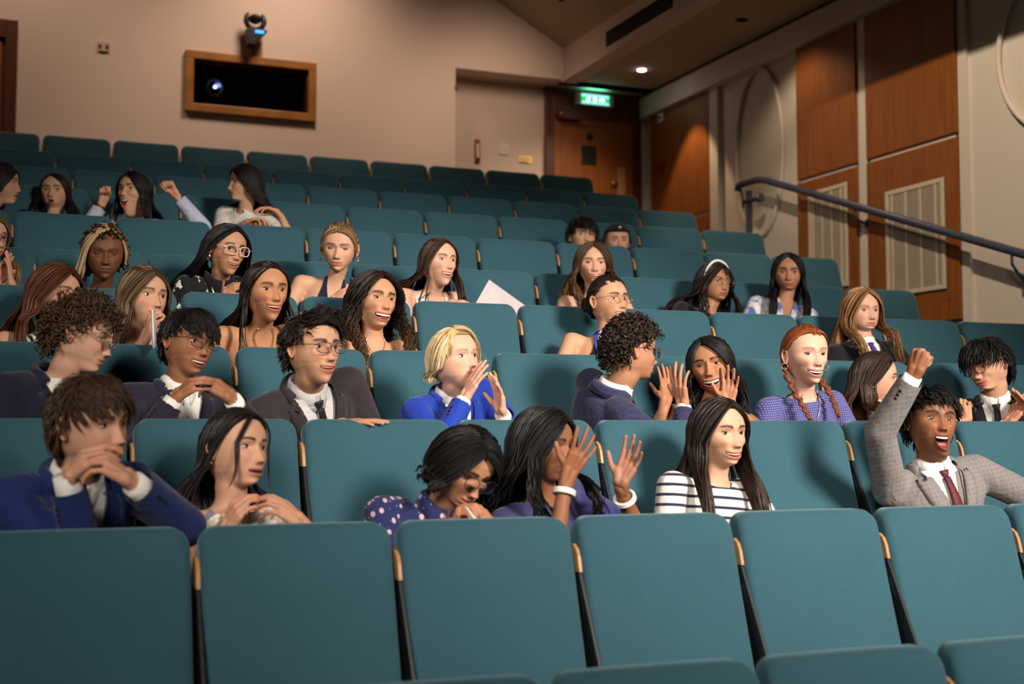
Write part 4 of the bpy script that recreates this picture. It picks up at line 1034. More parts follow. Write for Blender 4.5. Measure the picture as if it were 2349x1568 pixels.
def make_person(sp):
    global NP
    NP += 1; rng = np.random.default_rng(100+NP)
    k = sp['row']; hs = sp.get('hs', 1.0); bs = sp.get('bs', hs*.98); hs *= 1.03; fem = sp.get('fem', 0.0)
    if 'd' in sp: Hc = at_d(sp['px'], sp['py'], sp['d'])
    else: Hc = at_y(sp['px'], sp['py'], ROW_Y[k]-sp.get('fwd', .22))
    alpha = math.atan2(Hc.x, Hc.y)
    gam = -alpha+R(sp.get('yaw', 20)); Rh = np_rot('Z', gam)@np_rot('X', R(sp.get('pitch', 0)))@np_rot('Y', R(sp.get('roll', 0)))
    gt = R(sp['tyaw'])-alpha if 'tyaw' in sp else max(min(gam*.55, .7), -.7)
    PIV = np.array([0, .018, -.07])
    hc = np.array(Hc); piv = hc+Rh@(PIV*hs)
    seat_x = min((x for kk, x, o in SEATS if kk == k), key=lambda x: abs(x-Hc.x))
    Rt = np_rot('Z', gt)
    NB = np.array([0, .040, -.098+sp.get('hunch', .014)*.25])
    for _ in range(3):
        N = piv+Rt@(NB*bs)
        pel = np.array([N[0]*.4+seat_x*.6, ROW_Y[k]-.30+sp.get('pely', 0), ROW_Z[k]-SEAT_DROP+.115])
        if 'pelx' in sp: pel[0] += sp['pelx']
        zax = N-pel; TL = np.linalg.norm(zax); zax /= TL
        fw = np.array([math.sin(gt), -math.cos(gt), 0]); yv = -(fw-zax*fw.dot(zax)); yv /= np.linalg.norm(yv); xv = np.cross(yv, zax)
        Rt = np.stack([xv, yv, zax], 1)
    N = piv+Rt@(NB*bs)
    ls = TL/.50                                       # trunk stretch so that it reaches the seat
    qh = Matrix(Rh.tolist()).to_quaternion(); qt = Matrix(Rt.tolist()).to_quaternion()
    if qh.dot(qt) < 0: qt = -qt
    steps = 24; mats = [np.array(qh.slerp(qt, i/steps).to_matrix()) for i in range(steps+1)]
    def bend(V, scale=hs):
        """head-local points -> world: the head turns on the neck, below it things follow the trunk"""
        V = np.asarray(V); shp = V.shape; V = V.reshape(-1, 3)
        w = sm(-.072, -.142, V[:, 2]); idx = np.clip(np.round(w*steps).astype(int), 0, steps); fr_ = w*steps
        lo = np.clip(np.floor(fr_).astype(int), 0, steps-1); t = (fr_-lo)[:, None]
        Q = (V-PIV)*scale; MA = np.stack(mats)
        A = np.einsum('nij,nj->ni', MA[lo], Q); B = np.einsum('nij,nj->ni', MA[lo+1], Q)
        return (piv+A*(1-t)+B*t).reshape(shp)
    def tw(p): return Vector(N+Rt@(np.array(p)*bs))                     # trunk-local point -> world
    def tl(V): return (np.asarray(V)-N)@Rt/bs                           # world -> trunk-local
    base = (float(pel[0]), float(pel[1]), float(ROW_Z[k]-SEAT_DROP))
    root = empty('person', base); tag(root, sp['label'], 'person', 'people in the audience')
    out = {'root': root, 'tw': tw, 'bend': bend}
    # ---------------------------------------------------------------- arms
    sw = sp.get('sw', .165+.02*(1-fem)); thick = sp.get('thick', 1.0)*(1-.13*fem)
    dmid = depth_of(Hc)
    arms = []
    for side in (-1, 1):
        hu = sp.get('hunch', .014); S_ = tw((side*sw, .006-hu*.5, -.070+hu)); a = sp.get('arm_l' if side < 0 else 'arm_r')   # l = at local -x: image left when facing us
        l1, l2 = .285*bs, .255*bs
        if a:
            W_ = at_d(a['px'], a['py'], dmid-a.get('fwd', .18)); pole = iv(a['pole']) if 'pole' in a else Vector(Rt@np.array([side*.5, .1, -1.0]))
        else:
            W_ = tw((side*.10, -.30, -.46*ls)); pole = Vector(Rt@np.array([side*.6, .5, -.4]))
        E_, W2 = elbow(S_, W_, l1, l2, pole)
        arms.append((side, S_, E_, W2, a))
    # ---------------------------------------------------------------- trunk solid (inflated by t)
    bust = sp.get('bust', fem)
    RINGS = [(-.045, .053, .053, .055, -.040), (-.02, .054, .055, .056, -.034), (.0, .062, .058, .062, -.026), (.020, .092, .064, .072, -.014), (.040, .130, .077, .080, -.004), (.070, .158, .092, .086, 0), (.12, .168, .106, .093, 0), (.175, .162, .114+.018*bust, .094, 0), (.22, .153, .112+.014*bust, .092, 0), (.30, .138, .104, .088, 0), (.40, .146, .104, .095, 0), (.50, .170, .108, .115, 0), (.56, .165, .10, .11, 0)]
    def trunk(mb, t, top=-.045, taper=1.0):
        n = 26; rings = []
        for d, w, f, b, o in RINGS:
            if d < top: continue
            inf = t if d > .03 else t*.55
            ww, ff, bb = w*thick*(sw/.175 if .04 < d < .2 else 1)+inf, f*thick+inf, b*thick+inf
            if d <= .0:
                nf = sp.get('neck', .94)*(1-.12*fem); ww, ff, bb = w*nf+inf, f*nf+inf, b*nf+inf
            z = -d if d < .1 else -(.1+(d-.1)*(ls*.5/bs-.1)/.4)
            rings.append([tw((ww*abs(math.cos(a))**.85*math.copysign(1, math.cos(a)), o+(bb if math.sin(a) > 0 else ff)*abs(math.sin(a))**.9*math.copysign(1, math.sin(a)), z)) for a in [2*math.pi*i/n for i in range(n)]])
        vs = [p for r in rings for p in r]; fs = []
        for i in range(len(rings)-1):
            for j in range(n): fs.append((i*n+j, (i+1)*n+j, (i+1)*n+(j+1) % n, i*n+(j+1) % n))
        fs += [tuple(range(n)), tuple(range((len(rings)-1)*n, len(rings)*n))[::-1]]
        mb.add(vs, fs)
    def shoulder(mb, t, side): capsule(mb, tw((side*sw*.62, .008, -.058+sp.get('hunch', .014)*.35)), tw((side*sw, .006-.5*sp.get('hunch', .014), -.070+sp.get('hunch', .014))), (.050*thick+t)*bs, (.052*thick+t)*bs, 14)
    def arm(mb, t, i, upto=1.0, lo=1.0):
        side, S_, E_, W_, a = arms[i]; g = thick*bs
        capsule(mb, S_, S_+(E_-S_)*min(1, upto*2), (.050*g+t), (.050-.010*min(1, upto*2))*g+t, 14)
        if upto > .5:
            e = (upto-.5)*2; capsule(mb, E_, E_+(W_-E_)*e, .041*g+t, (.041-.0145*e)*g+t*lo, 14)
    def legs(mb, t):
        for s in (-1, 1):
            hip = Vector(pel)+Vector((s*.095, 0, -.02)); kn = hip+Vector((s*.02, -.36, .02)); an = Vector((kn.x, kn.y+.02, base[2]-.34))
            capsule(mb, hip, kn, (.085+t)*bs, (.062+t)*bs, 12); capsule(mb, kn, an, (.058+t)*bs, (.042+t)*bs, 12); capsule(mb, an, an+Vector((0, -.15, -.02)), .04, .03, 10)
    # ---------------------------------------------------------------- skin body: head grid bridged to a remeshed trunk
    outfit = sp['outfit']; bare = outfit.get('bare', 0)
    mb = MB(); trunk(mb, 0)
    for i in (0, 1): shoulder(mb, 0, arms[i][0]); arm(mb, 0, i, .97)
    tv, tf = voxel(mb.v, mb.f, .0105 if bare else .016, 5 if bare else 3); tf = tf.tolist()
    sp['_zend'] = -.07-(.098-sp.get('hunch', .014)*.25-.022)*bs/hs
    hv, hf, hcol, info = head_grid(sp)
    hw = bend(hv)
    bm = bmesh.new(); cl = bm.verts.layers.float_color.new('Col'); sk = sp['skin']
    vs = [bm.verts.new(p) for p in tv]
    for v in vs: v[cl] = (*sk, 1)
    for f in tf:
        try: bm.faces.new([vs[i] for i in f])
        except ValueError: pass
    nrm = Vector(Rt[:, 2]); cutp = tw((0, -.030, .010))
    near = [v for v in bm.verts if abs((v.co-cutp).dot(nrm)) < .09*bs and ((v.co-cutp)-nrm*(v.co-cutp).dot(nrm)).length < .073*bs]; ns = set(near)
    geom = near+[e for e in bm.edges if e.verts[0] in ns and e.verts[1] in ns]+[f for f in bm.faces if all(v in ns for v in f.verts)]
    bmesh.ops.bisect_plane(bm, geom=geom, plane_co=cutp, plane_no=nrm, clear_outer=True)
    ring1 = [e for e in bm.edges if e.is_boundary and all((v.co-cutp).length < .10*bs for v in e.verts)]
    hvs = [bm.verts.new(p) for p in hw]
    for v, c in zip(hvs, hcol): v[cl] = (*c, 1)
    for f in hf: bm.faces.new([hvs[i] for i in f])
    nt_, nr = info['nt'], info['nr']; bm.edges.ensure_lookup_table()
    lastr = hvs[(nr-1)*nt_:nr*nt_]; ring2 = []
    for i in range(nt_):
        e = bm.edges.get((lastr[i], lastr[(i+1) % nt_]))
        if e: ring2.append(e)
    try:
        bmesh.ops.bridge_loops(bm, edges=ring1+ring2)
    except Exception as ex: print('bridge', sp['label'], ex)
    sel = [v for v in bm.verts if abs((v.co-cutp).dot(nrm)) < .034*bs and (v.co-cutp).length < .115*bs]
    for _ in range(12): bmesh.ops.smooth_vert(bm, verts=sel, factor=.5, use_axis_x=True, use_axis_y=True, use_axis_z=True)
    def add_island(V, F, col):
        q = [bm.verts.new(p) for p in V]
        for i, v in enumerate(q): v[cl] = (*(col if np.ndim(col) == 1 else col[i]), 1)
        for f in F:
            try: bm.faces.new([q[i] for i in f])
            except ValueError: pass
    # ears and lids
    for s in (-1, 1):
        V, F = ear_mesh(s); add_island(bend(V), F, np.array(sk)*np.array([1.0, .86, .84]))
    eo, squint = sp.get('eye', 1.0), sp.get('lower', 1.0)
    ey = np.mean([surf_y(info, s*EYE_X, EYE_Z) for s in (-1, 1)])+EYE_R-.0042
    for s in (-1, 1):
        c = (s*EYE_X, ey, EYE_Z)
        up = (-8 if eo <= .05 else -4+26*eo); V, F = sphere_part(c, EYE_R*1.06, up, 75, 75)
        lc = np.ones((len(V), 3))*np.array(sk)*np.array([.92, .84, .82]); nl = 15; lc[:nl*2] = np.array(sp.get('lash', (.018, .012, .010))); add_island(bend(V), F, lc)
        V, F = sphere_part(c, EYE_R*1.05, (-9 if eo <= .05 else -20*squint*min(1, eo+.3)), -75, 75); lc = np.ones((len(V), 3))*np.array(sk)*np.array([.95, .86, .84]); lc[:nl] *= .55; add_island(bend(V), F, lc)
    # hands
    hsz = sp.get('hand', .96-.08*fem)*bs
    for i, (side, S_, E_, W_, a) in enumerate(arms):
        if not a or a.get('nohand'): continue
        V, F = hand_mesh(W_, iv(a['f']), iv(a['n']), side < 0, a.get('pose', 'relax'), hsz*a.get('s', 1), .0042 if sp.get('far') else .0034, (W_-E_).normalized())
        F = F.tolist()
        nv_ = np.array(iv(a['n'])); side_ = ((V-np.array(W_))@nv_); pl = sm(-.004, .010, side_)[:, None]; dark = np.clip((.55-max(sk))*1.7, 0, .6)
        pc = np.array(sk)*np.array([1.05, .90, .86])*(1-dark)+np.array([.50, .27, .19])*dark; cc = np.array(sk)*np.array([1.0, .93, .91])*(1-pl)+pc*pl; add_island(V, F, cc)
    me = bpy.data.meshes.new('body'); org = Vector(base)
    bmesh.ops.translate(bm, vec=-org, verts=bm.verts); bmesh.ops.recalc_face_normals(bm, faces=bm.faces)
    bm.to_mesh(me); bm.free(); me.polygons.foreach_set('use_smooth', [True]*len(me.polygons)); me.materials.append(M['skin'])
    body = bpy.data.objects.new('body', me); link(body, root); ORG[body.name] = base
    def part(name, V, F, mat, parent=root, col=None, tlv=None, smooth=True, solid=0):
        o = mesh_obj(name, V, F, mat, parent, smooth)
        if col is not None: set_col(o.data, np.broadcast_to(np.asarray(col), (len(V), 3)) if np.ndim(col) == 1 else col)
        if tlv is not None: set_vec(o.data, tlv)
        if solid:
            m = o.modifiers.new('thickness', 'SOLIDIFY'); m.thickness = solid; m.offset = 1
        return o
    out['part'] = part
    # eyes
    if eo > .05:
        for s in (-1, 1):
            g = sp.get('gaze', (0, 0)); V, F, Cc = eye_ball((s*EYE_X, ey, EYE_Z), EYE_R, (math.sin(R(g[0])), -1, math.sin(R(g[1]))), sp.get('iris', (.06, .03, .012)))
            part('eye', bend(V), F, M['eye'], col=Cc)
    # teeth
    gap = sp.get('open', 0); mw = info['mw']; zm = info['zm']
    if gap > .003 and sp.get('teeth', 1):
        V = []; F = []; n = 14; sml = sp.get('smile', 0); hh = min(.0085, gap*.75+.001)
        for j in range(3):
            for i in range(n+1):
                x = mw*.80*(-1+2*i/n); cur = sml*.0085*min(abs(x)/mw, 1.35)**2-.25*sml*.0085
                y = surf_y(info, 0, zm+.006)+.0075+.9*x*x/.05+(.0005 if i % 2 else 0); V.append((x, y, zm+.0036+cur-hh*j/2))
        for j in range(2):
            for i in range(n): a_ = j*(n+1)+i; F.append((a_, a_+n+1, a_+n+2, a_+1))
        part('teeth', bend(V), F, M['teeth'], solid=.003)
        if gap > .014:
            V = []; F = []
            for j in range(5):
                for i in range(9):
                    x = mw*.6*(-1+2*i/8); V.append((x, surf_y(info, 0, zm)+.012-.004*math.sin(math.pi*j/4)+.5*x*x/.05, zm-gap*.95+.0*j+gap*.42*j/4))
            for j in range(4):
                for i in range(8): a_ = j*9+i; F.append((a_, a_+9, a_+10, a_+1))
            part('tongue', bend(V), F, simple_once('tongue', (.32, .07, .07), .4))
    # ---------------------------------------------------------------- hair
    h = sp['hair']; kind = h['kind']
    def cap(line, off, shrink=0):
        g = info['grid']; TH = np.degrees(info['TH']); el = np.degrees(np.arcsin(np.clip(((g[..., 2]-HC[2])/HA[2])/np.maximum(np.linalg.norm((g-HC)/HA, axis=-1), 1e-6), -1, 1)))
        ok = el > hairline(TH, **line); V = HC+(g-HC)*(1+off/.1); nr_, nt2 = ok.shape
        V = np.vstack([V.reshape(-1, 3), HC+(hv[-1]-HC)*(1+off/.1)]); F = []
        for i in range(nr_-1):
            for j in range(nt2):
                if ok[i, j] and ok[i+1, j] and ok[i, (j+1) % nt2] and ok[i+1, (j+1) % nt2]: F.append((i*nt2+j, (i+1)*nt2+j, (i+1)*nt2+(j+1) % nt2, i*nt2+(j+1) % nt2))
        for j in range(nt2): F.append((len(V)-1, j, (j+1) % nt2))
        used_ = sorted({i for f in F for i in f}); mp = {a: b for b, a in enumerate(used_)}
        tht = np.append(np.radians(TH).ravel(), 0); zt = V[:, 2]
        uv = np.stack([tht*4, zt*20], -1)
        return V[used_], [tuple(mp[i] for i in f) for f in F], uv[used_]
    HV, HF, HU, HCo = [], [], [], []; nv = 0
    def hadd(V, F, U, Cc):
        nonlocal nv
        HV.append(V); HF.extend((np.asarray(F)+nv).tolist() if not isinstance(F, list) else [tuple(i+nv for i in f) for f in F]); HU.append(U); HCo.append(np.broadcast_to(Cc, (len(V), 3))); nv += len(V)
    if kind != 'none':
        V, F, U = cap(h.get('line', {}), h.get('cap', .005)); hadd(bend(V), F, U, np.array(sp['hairc'])*.75)
    layers = []
    if kind == 'long': layers.append(long_hair(sp, rng))
    if kind == 'short': layers.append(short_hair(sp, rng))
    for extra in h.get('extra', []):
        s2 = dict(sp); s2['hair'] = extra
        layers.append(long_hair(s2, rng) if extra['kind'] == 'long' else short_hair(s2, rng))
    for P, w in layers:
        kk = 3
        Vr, Fr, Ur = ribbons(P, w, kk, h.get('flat', .45)); hadd(bend(Vr), Fr, Ur, hair_color(sp, P.shape[0], P.shape[1], kk, rng))
    for fr in h.get('fringe', []):
        n_ = fr['n']; m = fr.get('m', 10); t = (np.arange(n_)+.5)/n_+rng.normal(0, fr.get('jit', .03), n_)
        def dirs_(a, b):
            A = np.radians(a[0]+(b[0]-a[0])*t+rng.normal(0, fr.get('ja', 2), n_)); E = np.radians(a[1]+(b[1]-a[1])*t+rng.normal(0, fr.get('ja', 2), n_)); return np.stack([np.cos(E)*np.sin(A), -np.cos(E)*np.cos(A), np.sin(E)], -1)
        D = unit(slerp_dirs(dirs_(fr['a0'], fr['a1']), dirs_(fr['e0'], fr['e1']), np.linspace(0, 1, m)))
        vv = fr.get('vol', .010)*(.6+.6*rng.random(n_)); tt = np.linspace(0, 1, m)
        Pq = HC+D*(HA+(vv[:, None]*(.35+.65*np.sin(np.pi*np.clip(tt*.9+.1, 0, 1)))[None, :])[..., None]+fr.get('lift', 0)*np.sin(np.pi*tt)[None, :, None])
        if fr.get('hang'):
            mh = 6; st = Pq[:, -1]; hz = np.linspace(0, 1, mh+1)[1:]; dirx = np.array(fr.get('hdir', (0, 0, -1.0))); Hh = st[:, None, :]+(dirx*fr['hang'])[None, None, :]*hz[None, :, None]*(.85+.3*rng.random(n_))[:, None, None]
            Hh = Hh+(fr.get('hw', .004)*np.sin(hz*fr.get('hf', 5)+rng.random(n_)[:, None]*6))[..., None]*np.array([1, .5, 0]); Pq = np.concatenate([Pq, Hh], 1); m = m+mh; tt = np.linspace(0, 1, m)
        ww = fr.get('w', .005)*(.7+.6*rng.random(n_))[:, None]*(.7+.3*sm(0, .2, tt))[None, :]*(1-fr.get('tip', .75)*sm(.7, 1, tt))[None, :]
        kk = 4; Vr, Fr, Ur = ribbons(Pq, ww, kk, h.get('flat', .45)); s2 = dict(sp); s2['tipc'] = fr.get('tipc', sp.get('tipc', sp['hairc'])); s2['hairc'] = fr.get('c', sp['hairc']); hadd(bend(Vr), Fr, Ur, hair_color(s2, n_, m, kk, rng))
    # separate strands given as head-local polylines: (points, half width, colour)
    for pts, wd, cc in h.get('strands', []):
        pts = np.array(pts, float); m = 16; tt = np.linspace(0, 1, len(pts)); tn = np.linspace(0, 1, m); P = np.stack([np.interp(tn, tt, pts[:, c]) for c in range(3)], -1)
        ker = np.array([.25, .5, .25])
        for _ in range(3): P[1:-1] = P[:-2]*.25+P[1:-1]*.5+P[2:]*.25
        ww = np.full((1, m), wd)*(1-.75*sm(.75, 1, tn))[None, :]
        Vr, Fr, Ur = ribbons(P[None], ww, 7, h.get('sflat', .8)); hadd(bend(Vr), Fr, Ur, np.array(cc))
    for (c, r_, n_) in h.get('buns', []):
        # coiled bun: locks wound round a centre
        L2 = n_; m = 20; P = np.zeros((L2, m, 3)); 
        for i in range(L2):
            ax_ = Vector(rng.normal(size=3)).normalized(); u = ax_.orthogonal().normalized(); w_ = ax_.cross(u); a0 = rng.random()*6.28; sp_ = 3.5+rng.random()*2
            for j in range(m):
                a = a0+sp_*j/(m-1); P[i, j] = np.array(c)+np.array(u*math.cos(a)+w_*math.sin(a))*r_*(.8+.2*math.sin(j*.5+i))
        w_ = np.full((L2, m), .0065)*np.sin(np.linspace(.3, 2.9, m))[None, :]
        Vr, Fr, Ur = ribbons(P, w_, 5, .6, unit(P-np.array(c))); hadd(bend(Vr), Fr, Ur, hair_color(sp, L2, m, 5, rng))
        mbb = MB(); mbb.sphere(c, r_*.85, 14, 10); V = np.array(mbb.v); hadd(bend(V), mbb.f, np.zeros((len(V), 2)), np.array(sp['hairc'])*.7)
    if HV:
        V = np.vstack(HV); hair = part('hair', V, HF, M['hair'], col=np.vstack(HCo))
        uvl = hair.data.uv_layers.new(name='UVMap'); li = np.empty(len(hair.data.loops), dtype=np.int32); hair.data.loops.foreach_get('vertex_index', li); uvl.data.foreach_set('uv', np.vstack(HU)[li].astype(np.float32).ravel())
        out['hair'] = hair
    # ---------------------------------------------------------------- clothes
    def garment(name, mat, infl, field=None, sleeves=(0, 0), vox=.009, smooth=4, with_legs=False, cutarm=None, solid=0, extra=None, top=-.02, lo=1.0):
        mb = MB(); trunk(mb, infl, top)
        for i in (0, 1):
            if sleeves[i] is not None: shoulder(mb, infl, arms[i][0])
            if sleeves[i]: arm(mb, infl, i, sleeves[i], lo)
        if extra: extra(mb)
        V, F = voxel(mb.v, mb.f, vox*(1.25 if sp.get('far') else 1), smooth)
        full = (V, F)
        if field is not None:
            val = field(tl(V), V); V, F, _ = cut_field(V, F, val)
        o = part(name, V, F, mat, tlv=tl(V), solid=solid)
        if with_legs:
            mb = MB(); legs(mb, infl*.6); V, F = voxel(mb.v, mb.f, .022, 2); part('trousers' if outfit['kind'] == 'suit' else 'skirt', V, F, mat, tlv=tl(V))
        return o, full
    def sleeve_cut(i, at):
        """field that ends a sleeve cleanly at the fraction `at` of the forearm"""
        side, S_, E_, W_, a = arms[i]
        if at > .5: p = E_+(W_-E_)*((at-.5)*2); d = (W_-E_).normalized()
        else: p = S_+(E_-S_)*(at*2); d = (E_-S_).normalized()
        p, d = np.array(p), np.array(d)
        def fn(V):
            s = -(V-p)@d; far_ = (np.linalg.norm(V-p-np.outer((V-p)@d, d), axis=1) > .062) | (s < -.10)
            return np.where(far_, 1, s)
        return fn
    def neck_hole(q, r, dfront, dback=.0, w=1.0):
        """opening round the neck: q trunk-local; positive outside"""
        d = -q[:, 2]; rad = np.sqrt((q[:, 0]/w)**2+(q[:, 1]+.014)**2); lim = np.where(q[:, 1] < .01, dfront, dback)
        lim = dback+(dfront-dback)*sm(.03, -.05, q[:, 1])
        return np.maximum(rad-r, (d-lim))
    def vee(q, half, depth, top=0.0):
        d = -q[:, 2]; hw_ = half*(1-(d-top)/(depth-top)); return np.where((q[:, 1] < .01) & (q[:, 1] > -.17), np.where(d < depth, np.abs(q[:, 0])-np.maximum(hw_, 0), 1), 1)
    def trunk_bvh(t):
        mb = MB(); trunk(mb, t); return BVHTree.FromPolygons([Vector(p) for p in tl(np.array([tuple(v) for v in mb.v]))], mb.f)
    def bvh_of(full): return BVHTree.FromPolygons([Vector(p) for p in tl(full[0])], full[1])
    def project(bvh, x, d, off):
        hit = bvh.ray_cast(Vector((x, -.6, -d)), Vector((0, 1, 0)))
        p = hit[0] if hit[0] is not None else bvh.find_nearest(Vector((x, -.12, -d)))[0]
        return Vector((p.x, p.y-off, p.z)) if p is not None else Vector((x, -.12, -d))
    def patch(name, mat, bvh, left, right, off, n=10, m=3, solid=.004, parent=root, bulge=0):
        """strip between two polylines given as (x, d) on the front of the trunk"""
        V = []; F = []
        for i in range(n+1):
            t = i/n
            def ev(c): tt = np.linspace(0, 1, len(c)); return np.array([np.interp(t, tt, [p[0] for p in c]), np.interp(t, tt, [p[1] for p in c])])
            a, b = ev(left), ev(right)
            for j in range(m+1):
                s = j/m; p = a+(b-a)*s; V.append(project(bvh, p[0], p[1], off+bulge*math.sin(math.pi*s)))
        for i in range(n):
            for j in range(m): a_ = i*(m+1)+j; F.append((a_, a_+m+1, a_+m+2, a_+1))
        W_ = [tw(v) for v in V]; return part(name, W_, F, mat, parent=parent, tlv=np.array([tuple(v) for v in V]), solid=solid)
    out.update(garment=garment, patch=patch, bvh_of=bvh_of, arms=arms, tl=tl)
    def shirt_collar(mat, r=.064, h_=.036, spread=.030, gapd=.035, flare=.012):
        V = []; F = []; n = 30
        ez = .012
        for i in range(n+1):
            a = R(-172+344*i/n); fr_ = max(0, math.cos(a-math.pi)) if False else 0
            # angle 0 at the back
            ca, sa = math.cos(a), math.sin(a); fr_ = sm(.2, 1, -ca)                     # 1 at the front
            x0, y0 = r*.93*sa, r*.98*ca; yo = -.015
            V.append((x0, y0+yo, ez-.004-.016*fr_)); V.append((x0*1.0, y0*1.0+yo, ez+.026-.020*fr_)); V.append((x0*1.08, y0*1.08+yo, ez+.020-.022*fr_)); V.append((x0*(1.22+.1*fr_), y0*(1.22+.08*fr_)+yo, ez-.020-(.030+h_)*fr_**1.5))
        for i in range(n):
            for j in range(3): a_ = i*4+j; F.append((a_, a_+4, a_+5, a_+1))
        return part('shirt_collar', [tw(v) for v in V], F, mat, tlv=np.array(V), solid=.003)
    # cuffs
    def cuff(i, mat, a, b, t, name='shirt_cuff'):
        side, S_, E_, W_, ar = arms[i]; d = (W_-E_).normalized(); p = W_-d*a; q = W_-d*b; mbx = MB(); g = thick*bs
        ra_, rb_ = (.0265+.002)*g+t, .0265*g+t
        mbx.tube([p, p+(q-p)*.5, q, q-d*.001, p+(q-p)*.5, p], [ra_, ra_, rb_, rb_-.004, rb_-.004, ra_-.004], 20, cap=False)
        return mbx.build(name, mat, root, smooth=True)
    kind_o = outfit['kind']
    if kind_o == 'suit':
        jm, sm_, tm = outfit['jacket'], outfit['shirt'], outfit.get('tie')
        up = [.5+.5*(.93 if arms[i][4] else .95) for i in (0, 1)]
        dv = outfit.get('vd', .30); vw = outfit.get('vw', .066)
        def jf(q, V): return np.minimum.reduce([neck_hole(q, .070, .06, -.005), vee(q, vw, dv, .0), sleeve_cut(0, up[0]-.02)(V), sleeve_cut(1, up[1]-.02)(V)])
        jo, _ = garment('jacket', jm, .0165, jf, up, .0088, 4, True, extra=outfit.get('extra'), lo=1.0)
        so, _ = garment('shirt', sm_, .007, lambda q, V: neck_hole(q, .056, .016, -.02), (0, 0), .012, 4, solid=0)
        jb, sb = trunk_bvh(.0165), trunk_bvh(.007)
        if outfit.get('collar', 1): shirt_collar(sm_)
        for s in (-1, 1):   # lapels and jacket collar
            inn = [(s*(vw+.010), -.005), (s*(vw-.004), .05), (s*vw*.62, .12), (s*vw*.25, .21), (s*.004, dv+.01)]
            wl = outfit.get('lap', .044)
            outr = [(s*(vw+.026), -.012), (s*(vw+wl*.9), .055), (s*(vw*.62+wl*1.25), .118), (s*(vw*.25+wl*.75), .21), (s*.006, dv+.015)]
            patch('lapel', outfit.get('lapel', jm), jb, inn, outr, .006, 12, 3, .004, bulge=.003)
        # collar roll round the back of the neck
        V = []; F = []; n = 22
        for i in range(n+1):
            a = R(-118+236*i/n); ca, sa = math.cos(a), math.sin(a); e = sm(-.1, -.5, ca)
            for (rr_, zz) in ((.071, .000), (.076, .022), (.086, .018), (.099, -.016)): V.append((rr_*sa*1.02, -.010+rr_*ca, zz-.014*e))
        for i in range(n):
            for j in range(3): a_ = i*4+j; F.append((a_, a_+4, a_+5, a_+1))
        part('jacket_collar', [tw(v) for v in V], F, outfit.get('lapel', jm), tlv=np.array(V), solid=.004)
        if tm:
            tx = outfit.get('tie_x', 0)
            patch('tie', tm, sb, [(-.012, .044), (-.011, .065), (-.020, .16), (-.030, .30), (-.034, .36)], [(.012, .044), (.013, .065), (.022, .16), (.030, .30), (.034, .36)], .010, 12, 4, .004, bulge=.004)
            kp = project(sb, 0, .034, .008); mbx = MB(); c = kp
            V = []; 
            for z_, w_, y_ in ((.017, .019, .004), (.012, .0185, .010), (-.002, .015, .012), (-.014, .011, .009), (-.020, .010, .002)):
                for a in range(10): an = 2*math.pi*a/10; V.append(tw((c.x+w_*math.cos(an), c.y+.002-y_*.9*math.sin(an), c.z+z_)))
            F = [(i*10+j, i*10+(j+1) % 10, (i+1)*10+(j+1) % 10, (i+1)*10+j) for i in range(4) for j in range(10)]+[tuple(range(10))[::-1], tuple(range(40, 50))]
            part('tie_knot', V, F, tm)
        if outfit.get('vest'):
            vm = outfit['vest']; garment('waistcoat', vm, .0105, lambda q, V: np.minimum(np.where(q[:, 1] < .03, 1, -1)*.02, np.minimum(vee(q, .060, .20, 0.0), -q[:, 2]-.03)), (None, None), .009, 4, solid=0)
        for i in (0, 1):
            if arms[i][4] and not arms[i][4].get('nohand'): cuff(i, sm_, .075, arms[i][4].get('cuff', .006), .0055)
        if outfit.get('buttons', 1):
            for i in (0, 1):
                side, S_, E_, W_, a = arms[i]
                if not a: continue
                d = (W_-E_).normalized(); o_ = d.cross(IMG_T).normalized(); nn = (IMG_T*.75+o_*(.55 if side > 0 else -.55)-Vector((0, 0, .2))).normalized(); nn = (nn-d*nn.dot(d)).normalized()
                for j in range(3):
                    p = W_-d*(.066+.016*j)+nn*(.0265*thick*bs+.0165*.75+.006); MB().lathe([(.006, 0), (.006, .002), (.004, .003)], p, nn, 10).build('cuff_button', M['black'], jo)
    else:
        infl = outfit.get('infl', .009); sl = outfit.get('sleeve', 0); neck_ = outfit.get('neck', 'crew')
        slv = (sl, sl) if not isinstance(sl, tuple) else sl
        def fld(q, V):
            d = -q[:, 2]; ax_ = np.abs(q[:, 0]); fs_ = []
            if neck_ == 'crew': fs_.append(neck_hole(q, outfit.get('nr', .072), .030, .0))
            elif neck_ == 'scoop': fs_.append(neck_hole(q, .085, .085, .01, 1.1))
            elif neck_ == 'v': fs_ += [neck_hole(q, .068, .03, .0), vee(q, outfit.get('vw', .06), outfit.get('vd', .16))]
            elif neck_ == 'strapless': fs_.append(d-outfit.get('drop', .125)+.010*np.cos(q[:, 0]/.03)*(q[:, 1] < 0)*.5)
            elif neck_ == 'halter':    # straps running up to the neck, bare shoulders
                hw_ = np.interp(d, [-.02, .03, .10, .16, .20], [.058, .058, .072, .115, .2]); inn = np.interp(d, [-.02, .03, .08, .13, .16], [.040, .036, .022, .008, -.01])
                fr_ = np.minimum(hw_-ax_, ax_-inn); fs_.append(np.where(q[:, 1] < .02, fr_, d-.17))
            elif neck_ == 'tank':
                hw_ = np.interp(d, [-.03, .05, .10, .16, .20], [.098, .100, .105, .145, .25]); fs_ += [hw_-ax_, np.where(q[:, 1] < .02, np.maximum(ax_-outfit.get('tin', .062), d-outfit.get('td', .11)), np.maximum(ax_-.06, d-.03))]
            for i in (0, 1):
                if slv[i]: fs_.append(sleeve_cut(i, slv[i]-.02)(V))
            return np.minimum.reduce(fs_)
        shl = slv if neck_ not in ('strapless', 'halter', 'tank') else tuple((s if s else None) for s in slv)
